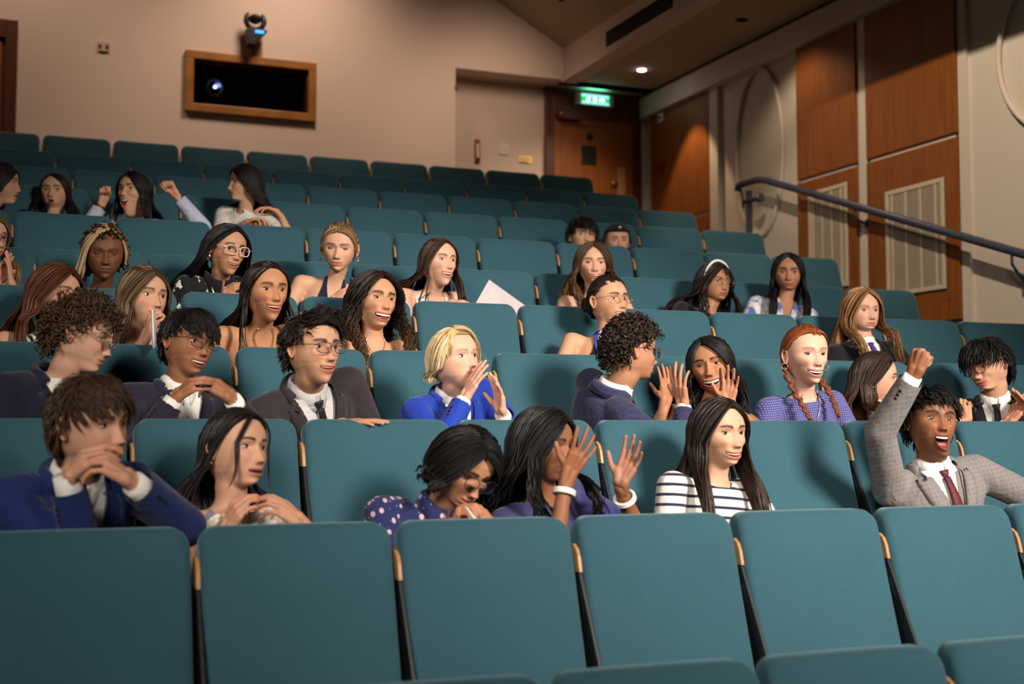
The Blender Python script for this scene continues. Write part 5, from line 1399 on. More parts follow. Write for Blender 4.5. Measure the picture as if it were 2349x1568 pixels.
        go, _ = garment(outfit.get('name', 'top'), outfit['mat'], infl, fld, shl, outfit.get('vox', .009), 4, True, extra=outfit.get('extra'))
        out['gbvh'] = trunk_bvh(infl)
        if outfit.get('collar'): shirt_collar(outfit['collar'], .068)
        if outfit.get('cuffs'):
            for i in (0, 1):
                if arms[i][4]: cuff(i, outfit['cuffs'], .05, .01, .010)
    # ---------------------------------------------------------------- things worn
    def glasses(mat, rw=.0245, rh=.0195, r=.0013, shape=2.6, dx=.0335, z=.000, lens=True):
        yb_ = min(surf_y(info, 0, .004), -.094)-.004; mb = MB()
        for s in (-1, 1):
            pts = []
            for i in range(29):
                a = 2*math.pi*i/28; cx_ = math.copysign(abs(math.cos(a))**(2/shape), math.cos(a)); cz_ = math.copysign(abs(math.sin(a))**(2/shape), math.sin(a))
                x = s*dx+rw*cx_; pts.append((x, yb_+2.6*x*x, z+rh*cz_))
            mb.tube(pts, r, 6, cap=False)
            xo = s*(dx+rw); y0 = yb_+2.6*xo*xo; mb.tube([(xo, y0, z+.008), (s*.074, y0+.012, z+.009), (s*.083, -.02, z+.008), (s*.086, .022, z+.004), (s*.085, .038, z-.012)], r*1.05, 6)
        mb.tube([(-(dx-rw), yb_+.001, z+.004), (0, yb_-.002, z+.007), (dx-rw, yb_+.001, z+.004)], r, 6)
        V = bend(np.array(mb.v)); g = part('glasses', V, mb.f, mat)
        if lens:
            for s in (-1, 1):
                V = [(s*dx, yb_+2.6*dx*dx, z)]; n = 24
                for i in range(n):
                    a = 2*math.pi*i/n; x = s*dx+rw*math.copysign(abs(math.cos(a))**(2/shape), math.cos(a)); V.append((x, yb_+2.6*x*x, z+rh*math.copysign(abs(math.sin(a))**(2/shape), math.sin(a))))
                part('lens', bend(np.array(V)), [(0, i+1, (i+1) % n+1) for i in range(n)], M['lens'], parent=g)
    if 'glasses' in sp: glasses(**sp['glasses'])
    for e in sp.get('earrings', []):
        s, typ, mat = e; mb = MB(); c = (s*.092, .010, -.046)
        if typ == 'hoop': mb.torus(c, (.5, 1, 0), .012, .0016, 16, 6)
        elif typ == 'drop': mb.sphere(c, .0045, 8, 6); mb.sphere((c[0], c[1], c[2]-.012), .006, 10, 8, (1, 1, 1.3))
        elif typ == 'big': mb.torus((c[0]+.004*s, c[1], c[2]-.002), (s, -.4, 0), .016, .0055, 16, 8); mb.torus((c[0]+.004*s, c[1], c[2]-.002), (s, -.4, 0), .008, .004, 14, 8)
        else: mb.sphere(c, .0045, 8, 6)
        part('earring', bend(np.array(mb.v)), mb.f, mat)
    def necklace(mat, drop=.10, hw=.056, r=.0011, pendant=None):
        bv = trunk_bvh(0.0); gb = out.get('gbvh') if sp.get('neck_over') else None; V = []
        for i in range(41):
            t = -1+2*i/40; x = hw*t; d = -.012+(drop+.012)*(1-abs(t)**1.7); p = project(bv, x, d, .0035)
            if gb: p2 = project(gb, x, d, .006); p = p2 if p2.y < p.y else p
            V.append(tw(p))
        for _ in range(5): V = [V[0]]+[(V[i-1]+V[i]*2+V[i+1])/4+IMG_T*.0006 for i in range(1, 40)]+[V[40]]
        mb = MB(); mb.tube(V, r, 6)
        n_ = mb.build('necklace', mat, root, smooth=True)
        if pendant:
            c = V[20]; mb = MB(); mb.sphere((c.x, c.y, c.z-.006), pendant, 10, 8); mb.build('pendant', mat, n_, smooth=True)
    for nk in sp.get('necklaces', []): necklace(**nk)
    def bracelet(i, back, r, mat, t=.003, flat=1):
        side, S_, E_, W_, a = arms[i]; d = (W_-E_).normalized(); c = W_-d*back; mb = MB(); rr_ = .0275*thick*bs+t
        for j in range(flat): mb.torus(c+d*(j*r*1.6), d, rr_+r*.4, r, 24, 8)
        mb.build('bracelet', mat, root, smooth=True)
    for b_ in sp.get('bracelets', []): bracelet(**b_)
    if sp.get('custom'): sp['custom'](sp, out)
    return out
_SO = {}
def simple_once(name, c, rough=.5, metal=0):
    if name not in _SO: _SO[name] = simple(name, c, rough, metal)
    return _SO[name]

# ------------------------------------------------------------------ the audience
SK = dict(pale=(.66, .40, .30), fair=(.62, .36, .25), tan=(.50, .265, .16), olive=(.46, .24, .14), brown=(.27, .115, .058), dark=(.17, .070, .036), east=(.60, .36, .235))
HCOL = dict(black=(.010, .008, .008), dbrown=(.020, .011, .008), brown=(.045, .022, .012), mbrown=(.085, .042, .020), lbrown=(.16, .085, .038), blond=(.66, .45, .20), dblond=(.30, .17, .07), ginger=(.38, .100, .022), auburn=(.115, .032, .012), strawb=(.38, .18, .068))
WHITE = cloth('white_shirt', (.80, .77, .73), .75, .4)
DFRAME = simple_once('dark_frame', (.02, .012, .01), .3); CFRAME = simple_once('clear_frame', (.75, .62, .55), .25); GFRAME = simple_once('gold_frame', (.45, .27, .14), .3, .8)
NBRIM = cloth('navy_wool', (.013, .015, .034)); BLACK = cloth('black_cloth', (.008, .008, .010)); CREAM = cloth('cream_cloth', (.74, .66, .56))
def crop_hair(sweep=.4, ln=.06, vol=.016, sides=.4, lift=.4, style='forward', **k): return dict(kind='short', style=style, sweep=sweep, len=ln, vol=vol, sides=sides, lift=lift, **k)
def person(**k):
    k['skin'] = tuple(np.array(k['skin'])*np.array([.98, .92, .86])); make_person(k)
# ---- helpers for things that hang on a particular person
def braid(bend, part, pts, r, col, name='braid'):
    pts = np.array(pts, float); n = 15; tt = np.linspace(0, 1, len(pts)); mb = MB()
    ce = np.stack([np.interp(np.linspace(0, 1, n), tt, pts[:, c]) for c in range(3)], -1)
    for i in range(n):
        t = i/(n-1); rr_ = r*(1-.35*t); s = 1 if i % 2 else -1; d = ce[min(i+1, n-1)]-ce[max(i-1, 0)]; d /= np.linalg.norm(d); side = np.cross(d, [0, 1, 0]); side /= np.linalg.norm(side)
        a = ce[i]+side*s*rr_*.55-d*rr_*.5; b = ce[i]-side*s*rr_*.25+d*rr_*.9
        capsule(mb, a, b, rr_*.62, rr_*.5, 8)
    e = ce[-1]; capsule(mb, e, e+np.array([0, 0, -.018]), r*.5, r*.25, 8)
    V = np.array(mb.v); o = part(name, bend(V), mb.f, M['hair'], col=np.array(col)*np.clip(1+.25*np.random.default_rng(3).standard_normal((len(V), 1)), .5, 1.6))
    uv = o.data.uv_layers.new(name='UVMap'); li = np.empty(len(o.data.loops), dtype=np.int32); o.data.loops.foreach_get('vertex_index', li); U = np.stack([V[:, 0]*60+V[:, 1]*60, V[:, 2]*40], -1); uv.data.foreach_set('uv', U[li].astype(np.float32).ravel())
    return o
def mesh_into(o, part, mb, name, mat, tw): return part(name, [tw(v) for v in mb.v], mb.f, mat)

# ================= second row from the front
def pin(sp, o): 
    p = o['patch']; b = sp['_jb'] if '_jb' in sp else None
person(row=2, px=214, py=972, d=3.5, hs=1.03, yaw=48, pitch=5, roll=-4, skin=SK['fair'], hairc=HCOL['mbrown'], eye=.45, brow=1.2, frown=.5, gaze=(10, -5), label='person in a dark blue suit with both hands over the mouth',
    hair=dict(kind='short', style='forward', sweep=.35, len=.060, vol=.016, sides=.75, lift=.25, n=900, w=.0040, mess=.14, fringe=[dict(n=90, a0=(-40, 62), a1=(50, 62), e0=(-62, 26), e1=(48, 33), vol=.014, w=.0040)]),
    outfit=dict(kind='suit', jacket=cloth('deep_blue_wool', (.010, .026, .125), .8, .7), shirt=WHITE, vd=.34),
    arm_l=dict(px=152, py=1098, fwd=.16, f=(.60, .75, .2), n=(.6, -.45, -.5), pose='cup', pole=(-.8, -.8, -.7), cuff=-.01), arm_r=dict(px=302, py=1104, fwd=.16, f=(-.70, .65, .25), n=(-.5, -.6, -.2), pose='cup', pole=(.8, -.8, -.6)))
def petals(sp, o):
    tw, part = o['tw'], o['part']; rng = np.random.default_rng(5)
    m = simple_once('ivory_petal', (.80, .74, .62), .6)
    for i in range(26):
        t = i/25; x = -.16+.34*t+rng.normal(0, .008); d = .085+.02*math.sin(i*2.1)+rng.normal(0, .01); c = np.array([x, -.125+.10*abs(t-.5)*1.2-.02*rng.random(), -d])
        a = rng.random()*6.28; ln = .034+.012*rng.random(); w = .020; u = np.array([math.sin(a)*.7, -.35, .75+.3*rng.random()]); u /= np.linalg.norm(u); s = np.cross(u, [0, 1, 0.]); s /= np.linalg.norm(s); nn = np.cross(s, u)
        V = []; F = []
        for k in range(5):
            f = k/4; ww = w*math.sin(math.pi*(.12+.80*f)); 
            for j in range(5): g = -1+j/2; V.append(tw(c+u*ln*f*1.3+s*ww*g+nn*(.010*g*g-.012*f*f)))
        for k in range(4):
            for j in range(4): q = k*5+j; F.append((q, q+5, q+6, q+1))
        part('petal', V, F, m, solid=.0015)
person(row=2, px=545, py=1030, d=3.88, yaw=46, pitch=-3, roll=6, fem=1, fat=.25, skin=SK['fair'], hairc=HCOL['black'], tipc=(.10, .065, .10), smile=.15, open=.004, teeth=0, eye=.42, gaze=(8, -4), lip=(.42, .15, .12), label='person in a lilac dress with ivory petals, hands raised to the chest',
    hair=dict(kind='long', n=300, w=.0055, len=.27, vol=.012, wave=.009, wfreq=2.2, face=88, front=80, spread=.8, by=.10, psi0=50, fringe=[dict(n=60, a0=(0, 58), a1=(0, 80), e0=(-80, 15), e1=(-120, 15), vol=.008, w=.0045), dict(n=60, a0=(0, 58), a1=(0, 80), e0=(80, 15), e1=(120, 15), vol=.008, w=.0045), dict(n=7, a0=(-8, 52), a1=(-2, 54), e0=(-46, 5), e1=(-50, 5), w=.0028, hang=.11, hdir=(-.1, -.1, -1)), dict(n=8, a0=(4, 52), a1=(2, 54), e0=(50, 5), e1=(58, 5), w=.0028, hang=.12, hdir=(.05, -.05, -1))], buns=[((-.045, .085, .03), .020, 14)]),
    outfit=dict(kind='top', mat=cloth('lilac_dress', (.27, .22, .36), .7, .9), neck='tank', bare=1, infl=.008, tin=.07, td=.07), earrings=[(-1, 'stud', M['silver'])], custom=petals, hunch=.03,
    arm_l=dict(px=520, py=1215, fwd=.16, f=(.45, .85, .25), n=(.5, -.3, -.8), pose='pinch', pole=(-.6, -1, .2)), arm_r=dict(px=690, py=1200, fwd=.18, f=(-.72, .68, .15), n=(-.5, -.6, -.5), pose='relax', pole=(1, -.6, .2)))
person(row=2, px=1068, py=1072, d=3.98, yaw=34, pitch=33, roll=12, fem=.5, skin=SK['tan'], hairc=HCOL['black'], smile=.3, eye=.25, label='person in a navy floral shirt and round glasses bowing over a pen',
    hair=dict(kind='long', n=360, w=.0052, len=.090, vol=.024, wave=.006, face=58, part=-.5, by=.02, bx=.075, front=70, fx=.085, fy=-.02, fringe=[dict(n=50, a0=(-30, 62), a1=(-10, 75), e0=(40, 22), e1=(75, -5), vol=.014, w=.0048)]), glasses=dict(mat=DFRAME, rw=.023, rh=.021, shape=2.1),
    outfit=dict(kind='top', name='shirt', mat=cloth_spots('navy_floral', (.022, .028, .115), (.62, .44, .46), (.20, .30, .60), 44, .31), sleeve=.36, neck='v', vw=.035, vd=.08, infl=.013, collar=cloth_spots('navy_floral', None, None, None, 1)),
    arm_l=dict(px=1036, py=1218, fwd=.16, f=(.35, .9, .25), n=(.8, 0, .4), pose='grip', pole=(-.8, -1, .1)), arm_r=dict(px=1140, py=1228, fwd=.16, f=(-.45, .7, .3), n=(-.7, -.2, -.4), pose='grip', pole=(.8, -1, .1)))
person(row=2, px=1252, py=1022, d=4.2, yaw=58, pitch=4, fem=1, skin=SK['brown'], hairc=HCOL['black'], smile=.7, open=.004, eye=.5, label='person in navy chiffon raising two open hands with white bangles',
    hair=dict(kind='long', n=380, w=.0055, len=.32, vol=.024, wave=.014, wfreq=3.2, face=62, front=85, part=.2, by=.12, hlight=(.05, .022, .015), hl_frac=.12),
    outfit=dict(kind='top', mat=cloth_noise('navy_chiffon', [(.35, (.030, .035, .16)), (.6, (.075, .07, .19))], 5), sleeve=.47, neck='crew', infl=.016),
    arm_l=dict(px=1300, py=1092, fwd=.20, f=(.50, .86, .05), n=(-.35, .1, -.95), pose='spread', pole=(-.35, -1, .1)), arm_r=dict(px=1420, py=1112, fwd=.14, f=(.42, .9, -.05), n=(-.40, .2, .9), pose='open', pole=(.9, -1, -.1)),
    bracelets=[dict(i=0, back=.055, r=.0055, mat=M['pearl'], t=.006, flat=2), dict(i=1, back=.065, r=.0055, mat=M['pearl'], t=.006, flat=2)])
person(row=2, px=1652, py=993, d=4.5, yaw=40, pitch=2, fem=1, skin=SK['fair'], hairc=HCOL['dbrown'], tipc=(.05, .026, .014), smile=.9, open=.006, eye=.5, brow=1.1, hunch=.035, label='smiling person in a white and navy striped top',
    hair=dict(kind='long', n=380, w=.0062, len=.42, vol=.016, wave=.002, face=66, front=118, by=.12, psi0=50), outfit=dict(kind='top', mat=cloth_stripes('breton_stripes', (.02, .02, .05), (.74, .70, .66), 28, .30), sleeve=.95, neck='crew', infl=.013))
person(row=2, px=2138, py=966, d=4.85, yaw=26, pitch=-6, roll=4, skin=SK['brown'], hairc=HCOL['black'], smile=.5, open=.034, mw=.026, eye=.55, stubble=.35, brow=1.35, label='cheering person in a grey suit and maroon tie punching a fist upwards',
    hair=crop_hair(.7, .065, .020, .4, .4, n=850, w=.0042, fringe=[dict(n=70, a0=(-50, 60), a1=(20, 66), e0=(-40, 28), e1=(52, 26), vol=.016, w=.0042)]), outfit=dict(kind='suit', jacket=cloth_grid('grey_check', (.185, .165, .16), (.22, .20, .195), 60, .3), shirt=WHITE, tie=cloth('maroon_tie', (.095, .010, .018), .5), vest=cloth('grey_vest', (.20, .18, .175)), vd=.27, vw=.075),
    arm_l=dict(px=2098, py=858, fwd=.26, pole=(-1, -.5, -.1), f=(.30, 1, .15), n=(.55, 0, -.8), pose='fist'), arm_r=dict(px=2330, py=1240, fwd=.12, nohand=1, pole=(1, -.3, 0), f=(1, 0, 0), n=(0, -1, 0)))
# ================= third row
def lapel_pin(sp, o):
    tw = o['tw']; c = tw((-.098, -.132, -.100)); mb = MB(); mb.lathe([(.012, 0), (.012, .003), (.008, .005)], c, (-.1, -1, .1), 14); mb.build('lapel_pin', M['gold'], o['root'])
person(row=3, px=192, py=770, d=4.38, yaw=74, pitch=16, roll=4, skin=SK['pale'], hairc=(.13, .070, .032), smile=.35, eye=.4, blush=1.8, gaze=(15, -15), label='person in glasses and a navy jacket with a gold lapel pin',
    hair=dict(kind='short', style='rand', n=620, len=.075, vol=.035, sides=.75, lift=1.1, curl=.0075, wfreq=2.6, w=.0034, grav=.1, cm=18, line=dict(front=34)), glasses=dict(mat=GFRAME, rw=.024, rh=.019), outfit=dict(kind='suit', jacket=NBRIM, shirt=cloth('white_tee', (.70, .66, .62)), collar=0, vd=.36, vw=.08), custom=lapel_pin)
person(row=3, px=436, py=784, d=4.6, hs=.97, yaw=36, pitch=6, roll=7, skin=(.33, .155, .082), hairc=HCOL['black'], smile=.6, open=.008, eye=.7, brow=1.3, gaze=(12, 0), label='person in glasses and a navy suit with fingertips pressed together',
    hair=crop_hair(.5, .075, .014, .35, .2, n=850, w=.0042, mess=.12, fringe=[dict(n=80, a0=(-50, 65), a1=(40, 65), e0=(-58, 22), e1=(50, 24), vol=.014, w=.0040)]), glasses=dict(mat=DFRAME, rw=.0255, rh=.018, shape=3.2), outfit=dict(kind='suit', jacket=cloth('ink_suit', (.020, .018, .034)), shirt=WHITE, vd=.30),
    arm_l=dict(px=402, py=912, fwd=.22, f=(.72, .68, .1), n=(.55, -.55, -.6), pose='cup', pole=(-.8, -1, 0)), arm_r=dict(px=532, py=914, fwd=.22, f=(-.70, .70, .1), n=(-.55, -.55, -.5), pose='cup', pole=(.8, -1, 0)))
person(row=3, px=722, py=797, d=4.55, yaw=38, pitch=3, skin=(.56, .32, .21), hairc=(.022, .013, .010), smile=.55, open=.004, eye=.75, brow=1.35, gaze=(8, 2), label='person in glasses, charcoal suit and black tie, one hand on the seat in front',
    hair=crop_hair(.35, .075, .026, .28, .45, style='up', n=950, w=.0042, mess=.10, grav=.15, fringe=[dict(n=70, a0=(-45, 55), a1=(45, 55), e0=(-20, 62), e1=(62, 40), vol=.034, w=.0042, lift=.012)]), glasses=dict(mat=DFRAME, rw=.0255, rh=.0175, shape=3), outfit=dict(kind='suit', jacket=cloth('charcoal', (.030, .025, .028)), shirt=cloth('silver_shirt', (.60, .58, .58), .5), tie=cloth('black_tie', (.012, .011, .012), .5), vw=.074),
    arm_l=dict(px=772, py=972, fwd=.14, f=(1, .12, .2), n=(0, -1, 0), pose='flat', pole=(-.7, -1, .1)))
person(row=3, px=1046, py=822, d=4.85, hs=.95, bs=.85, yaw=44, pitch=-5, roll=-3, fat=.35, skin=(.68, .42, .32), hairc=HCOL['blond'], browc=(.35, .2, .08), hlight=(.85, .68, .40), hl_frac=.4, eye=.6, gaze=(10, 0), blush=1.6, neck=.84, hunch=.03, label='person in a bright blue jacket with hands raised to the mouth',
    hair=dict(kind='long', n=320, w=.0048, len=.080, vol=.018, wave=.002, face=80, spread=.8, part=-.45, by=.055, bx=.075, front=60, bow=.002, psi0=58, fringe=[dict(n=80, a0=(-42, 58), a1=(-20, 85), e0=(52, 20), e1=(72, 0), vol=.015, w=.0046), dict(n=50, a0=(-42, 52), a1=(-40, 75), e0=(-52, 12), e1=(-72, 0), vol=.010, w=.0044)]),
    outfit=dict(kind='suit', jacket=cloth('royal_blue', (.010, .042, .36), .7, .6), shirt=WHITE, tie=cloth_stripes('orange_stripe_tie', (.02, .02, .06), (.36, .15, .05), 70, .5, 2, .8)),
    arm_l=dict(px=1066, py=912, fwd=.13, f=(.48, .90, .1), n=(.70, -.25, -.6), pose='flat', pole=(-.6, -1, .3)), arm_r=dict(px=1150, py=948, fwd=.14, f=(-.10, 1, .1), n=(-.80, .05, .5), pose='open', pole=(.7, -1, .2)))
person(row=3, px=1452, py=803, d=5.15, yaw=112, pitch=6, tyaw=116, skin=(.48, .24, .145), hairc=(.035, .020, .014), hlight=(.07, .04, .026), smile=.5, eye=.5, label='person in a navy check suit turned away with hands up',
    hair=dict(kind='short', style='rand', n=700, len=.055, vol=.026, sides=.5, lift=.8, curl=.006, wfreq=1.6, w=.0046, grav=.2, cm=14), glasses=dict(mat=simple_once('maroon_frame', (.10, .02, .015), .3), rw=.024, rh=.02), outfit=dict(kind='suit', jacket=cloth_grid('navy_check', (.024, .026, .072), (.034, .036, .088), 55, .35), shirt=WHITE),
    arm_l=dict(px=1568, py=930, fwd=-.05, f=(-.25, 1, .1), n=(.75, .1, -.6), pose='open', pole=(0, -1, .5)))
person(row=3, px=1630, py=838, d=5.45, yaw=-8, pitch=2, roll=-10, fem=1, skin=(.42, .205, .115), hairc=HCOL['black'], smile=1.0, open=.014, eye=.35, lip=(.34, .11, .09), nose=1.15, label='laughing person in a black top with one palm raised beside the face',
    hair=dict(kind='long', n=340, w=.0052, len=.26, vol=.016, wave=.005, face=58, part=-.35, psi0=48, front=100, by=.11, buns=[((.045, .07, .07), .030, 20)]), outfit=dict(kind='top', mat=BLACK, neck='tank', bare=1, infl=.007), bracelets=[dict(i=1, back=.03, r=.0014, mat=M['gold'], t=.003)],
    arm_r=dict(px=1670, py=928, fwd=.10, f=(.12, 1, 0), n=(-.35, .05, .95), pose='open', pole=(.9, -.8, 0)), arm_l=dict(px=1528, py=925, fwd=.10, f=(.05, 1, .1), n=(-.5, .1, -.8), pose='open', pole=(-.4, -1, 0)))
def braids(sp, o):
    for s in (-1, 1): braid(o['bend'], o['part'], [(s*.066, .045, -.035), (s*.072, .02, -.085), (s*.075, -.03, -.14), (s*.070, -.078, -.19), (s*.066, -.105, -.225)], .0185, (.21, .050, .014))
person(row=3, px=1850, py=814, d=5.55, hs=1.04, bs=.98, yaw=31, pitch=2, fem=1, skin=(.70, .44, .345), hairc=HCOL['ginger'], browc=(.30, .13, .06), smile=.95, open=.0095, eye=.42, lip=(.48, .17, .14), blush=1.5, label='laughing person in a blue open-knit jumper with a gold pendant',
    hair=dict(kind='short', style='back', n=700, len=.05, vol=.004, w=.004, sides=1, lift=.02, mess=.06, line=dict(nape=-30), fringe=[dict(n=110, a0=(0, 50), a1=(178, 60), e0=(96, 5), e1=(140, -30), vol=.009, w=.0048), dict(n=110, a0=(0, 50), a1=(-178, 60), e0=(-96, 5), e1=(-140, -30), vol=.009, w=.0048)]), custom=braids,
    outfit=dict(kind='top', name='jumper', mat=cloth_grid('open_knit', (.22, .20, .34), (.055, .060, .24), 105, .45), sleeve=.95, neck='crew', infl=.013), earrings=[(-1, 'hoop', M['gold']), (1, 'hoop', M['gold'])], neck_over=1, necklaces=[dict(mat=M['gold'], drop=.105, hw=.062, r=.0016, pendant=.006)])
person(row=3, px=2012, py=868, d=5.9, yaw=92, pitch=6, roll=0, tyaw=60, fem=1, skin=SK['fair'], hairc=HCOL['brown'], tipc=(.20, .085, .035), smile=.3, eye=.6, label='person with a gold hoop earring turned aside, next to the raised fist',
    hair=dict(kind='long', n=340, w=.0056, len=.33, vol=.014, wave=.005, wfreq=2, face=92, front=60, front_l=125, spread=.9, fx=.08, psi0=50), outfit=dict(kind='top', mat=BLACK, neck='tank', bare=1), earrings=[(-1, 'hoop', M['gold'])],
    arm_l=dict(px=2226, py=966, fwd=.0, f=(-.30, .95, .1), n=(.5, .1, -.8), pose='grip', pole=(.3, -1, 0)))
person(row=3, px=2262, py=838, d=6.0, yaw=-34, pitch=14, roll=-12, skin=SK['fair'], hairc=HCOL['black'], smile=.7, eye=.25, label='smiling person in a black suit and round glasses clapping',
    hair=crop_hair(-.3, .085, .024, .6, .45, n=850, w=.0042, fringe=[dict(n=110, a0=(-50, 62), a1=(50, 62), e0=(-66, 8), e1=(40, 12), vol=.020, w=.0042)]), glasses=dict(mat=DFRAME, rw=.0235, rh=.0215, shape=2.1, r=.0018), outfit=dict(kind='suit', jacket=BLACK, shirt=WHITE, tie=cloth('grey_tie', (.03, .026, .03), .5)),
    arm_l=dict(px=2312, py=972, fwd=.15, f=(.55, .82, .1), n=(.75, -.1, -.3), pose='flat', pole=(-.6, -1, 0)), arm_r=dict(px=2372, py=968, fwd=.18, f=(-.45, .85, .1), n=(-.85, 0, .2), pose='flat', pole=(.8, -1, 0)))
# ================= fourth row
person(row=4, px=132, py=672, d=5.25, pelx=-.2, yaw=42, pitch=6, fem=1, skin=SK['fair'], hairc=HCOL['auburn'], eye=.3, label='person in a black and white striped sleeveless top behind the navy jacket',
    hair=dict(kind='long', n=340, w=.0058, len=.34, vol=.014, wave=.004, face=66, front=60, front_l=120, side=.02, bx=.16, fx=.12, fy=-.04), outfit=dict(kind='top', mat=cloth_stripes('bold_stripes', (.012, .012, .018), (.72, .68, .66), 42, .5, 0, .25), neck='tank', bare=1))
def phone(sp, o):
    c = at_d(353, 752, 4.88); mb = MB(); u = iv((.0, .98, .2)); n_ = iv((1, .05, .16)); w_ = u.cross(n_)
    vd = (c-cam.location).normalized(); n_ = (vd.cross(u).normalized()*1.0+vd*-.10).normalized(); w_ = u.cross(n_)
    t = empty('phone', c); tag(t, 'white phone held up by the person covering the mouth', 'phone')
    def bx(hu, hw_, hn, off=0): return [tuple(c+u*a*hu+w_*b*hw_+n_*(e*hn+off)) for a in (-1, 1) for b in (-1, 1) for e in (-1, 1)]
    fs = [(0, 1, 3, 2), (4, 6, 7, 5), (0, 4, 5, 1), (2, 3, 7, 6), (0, 2, 6, 4), (1, 5, 7, 3)]
    q = MB().add(bx(.072, .036, .004), fs).build('case', simple_once('phone_white', (.78, .76, .76), .3), t, bevel=.003)
    MB().add(bx(.066, .032, .0006, -.0045), fs).build('screen', M['black'], t)
person(row=4, px=332, py=680, d=5.12, yaw=34, pitch=2, roll=3, fem=1, skin=SK['fair'], hairc=(.105, .060, .030), hlight=(.26, .16, .075), hl_frac=.35, smile=.3, eye=.8, gaze=(10, 4), label='person covering the mouth with one hand behind a white phone',
    hair=dict(kind='long', n=340, w=.0052, len=.36, vol=.013, wave=.004, face=62, front=110), outfit=dict(kind='top', mat=cloth('dark_dress', (.03, .02, .018)), neck='strapless', bare=1), earrings=[(-1, 'drop', M['pearl'])], bracelets=[dict(i=0, back=.06, r=.002, mat=M['black'], t=.003)], custom=phone,
    arm_l=dict(px=338, py=772, fwd=.16, f=(.22, .97, .1), n=(.6, .1, -.7), pose='grip', pole=(-.7, -1, .1)))
person(row=4, px=612, py=667, d=5.35, yaw=26, pitch=2, fem=1, skin=(.47, .235, .13), hairc=HCOL['dbrown'], smile=.95, open=.006, eye=.6, brow=1.2, hunch=.032, label='smiling person in a strapless striped top and gold necklaces',
    hair=dict(kind='long', n=340, w=.0054, len=.32, vol=.013, wave=.006, face=80, front=95, psi0=52, by=.10), outfit=dict(kind='top', mat=cloth_stripes('gold_black', (.01, .01, .012), (.35, .22, .08), 60, .6), neck='strapless', bare=1, drop=.16), earrings=[(-1, 'stud', M['gold'])], necklaces=[dict(mat=M['gold'], drop=.10, pendant=.006), dict(mat=M['gold'], drop=.14)])
person(row=4, px=862, py=690, d=5.75, hs=1.04, bs=1.0, yaw=30, pitch=-2, roll=5, fem=1, skin=(.55, .30, .185), hairc=(.022, .012, .009), tipc=(.13, .058, .022), smile=1.0, open=.017, eye=.4, brow=1.4, hunch=.034, label='laughing person in a strapless dark top with a silver necklace',
    hair=dict(kind='long', n=500, w=.0044, len=.29, vol=.034, wave=.0085, wfreq=7.5, curl=1, face=64, front=112, fx=.075, bx=.12, by=.09, bow=.022, psi0=50), outfit=dict(kind='top', mat=cloth('dark_bodice', (.012, .011, .014)), neck='strapless', bare=1, drop=.17), necklaces=[dict(mat=M['silver'], drop=.085, pendant=.005)])
def lanyard(sp, o):
    blue = simple_once('lanyard_blue', (.03, .07, .42), .6)
    for s in (-1, 1): o['patch']('lanyard', blue, o['gbvh'], [(s*.058, -.01), (s*.052, .06), (s*.03, .18), (s*.006, .32)], [(s*.070, -.01), (s*.063, .06), (s*.040, .18), (s*.014, .32)], .008, 12, 2, .002)
person(row=4, px=1398, py=690, d=6.2, yaw=42, tyaw=10, pitch=-3, fem=1, skin=(.58, .33, .215), hairc=(.028, .016, .012), smile=.5, open=.005, eye=.55, brow=1.2, hunch=.03, label='person in wire glasses wearing a black halter top and blue lanyard',
    hair=dict(kind='short', style='back', n=900, len=.09, vol=.006, w=.0038, sides=1, lift=.05, mess=.10, buns=[((-.02, .125, -.005), .036, 40)]), glasses=dict(mat=GFRAME, rw=.024, rh=.021, shape=2.2, r=.0011), outfit=dict(kind='top', mat=BLACK, neck='halter', bare=1, infl=.009), custom=lanyard, necklaces=[dict(mat=M['pearl'], drop=.13, r=.0022)])
person(row=4, px=1978, py=714, d=6.8, yaw=34, pitch=2, skin=(.64, .39, .30), hairc=HCOL['strawb'], hlight=(.46, .25, .10), browc=(.3, .16, .07), eye=.5, frown=.6, label='person in a black blazer, white shirt and purple tie',
    hair=dict(kind='long', n=360, w=.0054, len=.30, vol=.020, wave=.007, wfreq=2.2, face=58, front=112, fx=.080, psi0=50), outfit=dict(kind='suit', jacket=BLACK, shirt=WHITE, tie=cloth_spots('purple_tie', (.05, .03, .22), (.2, .15, .5), (.2, .15, .5), 60), vd=.2))
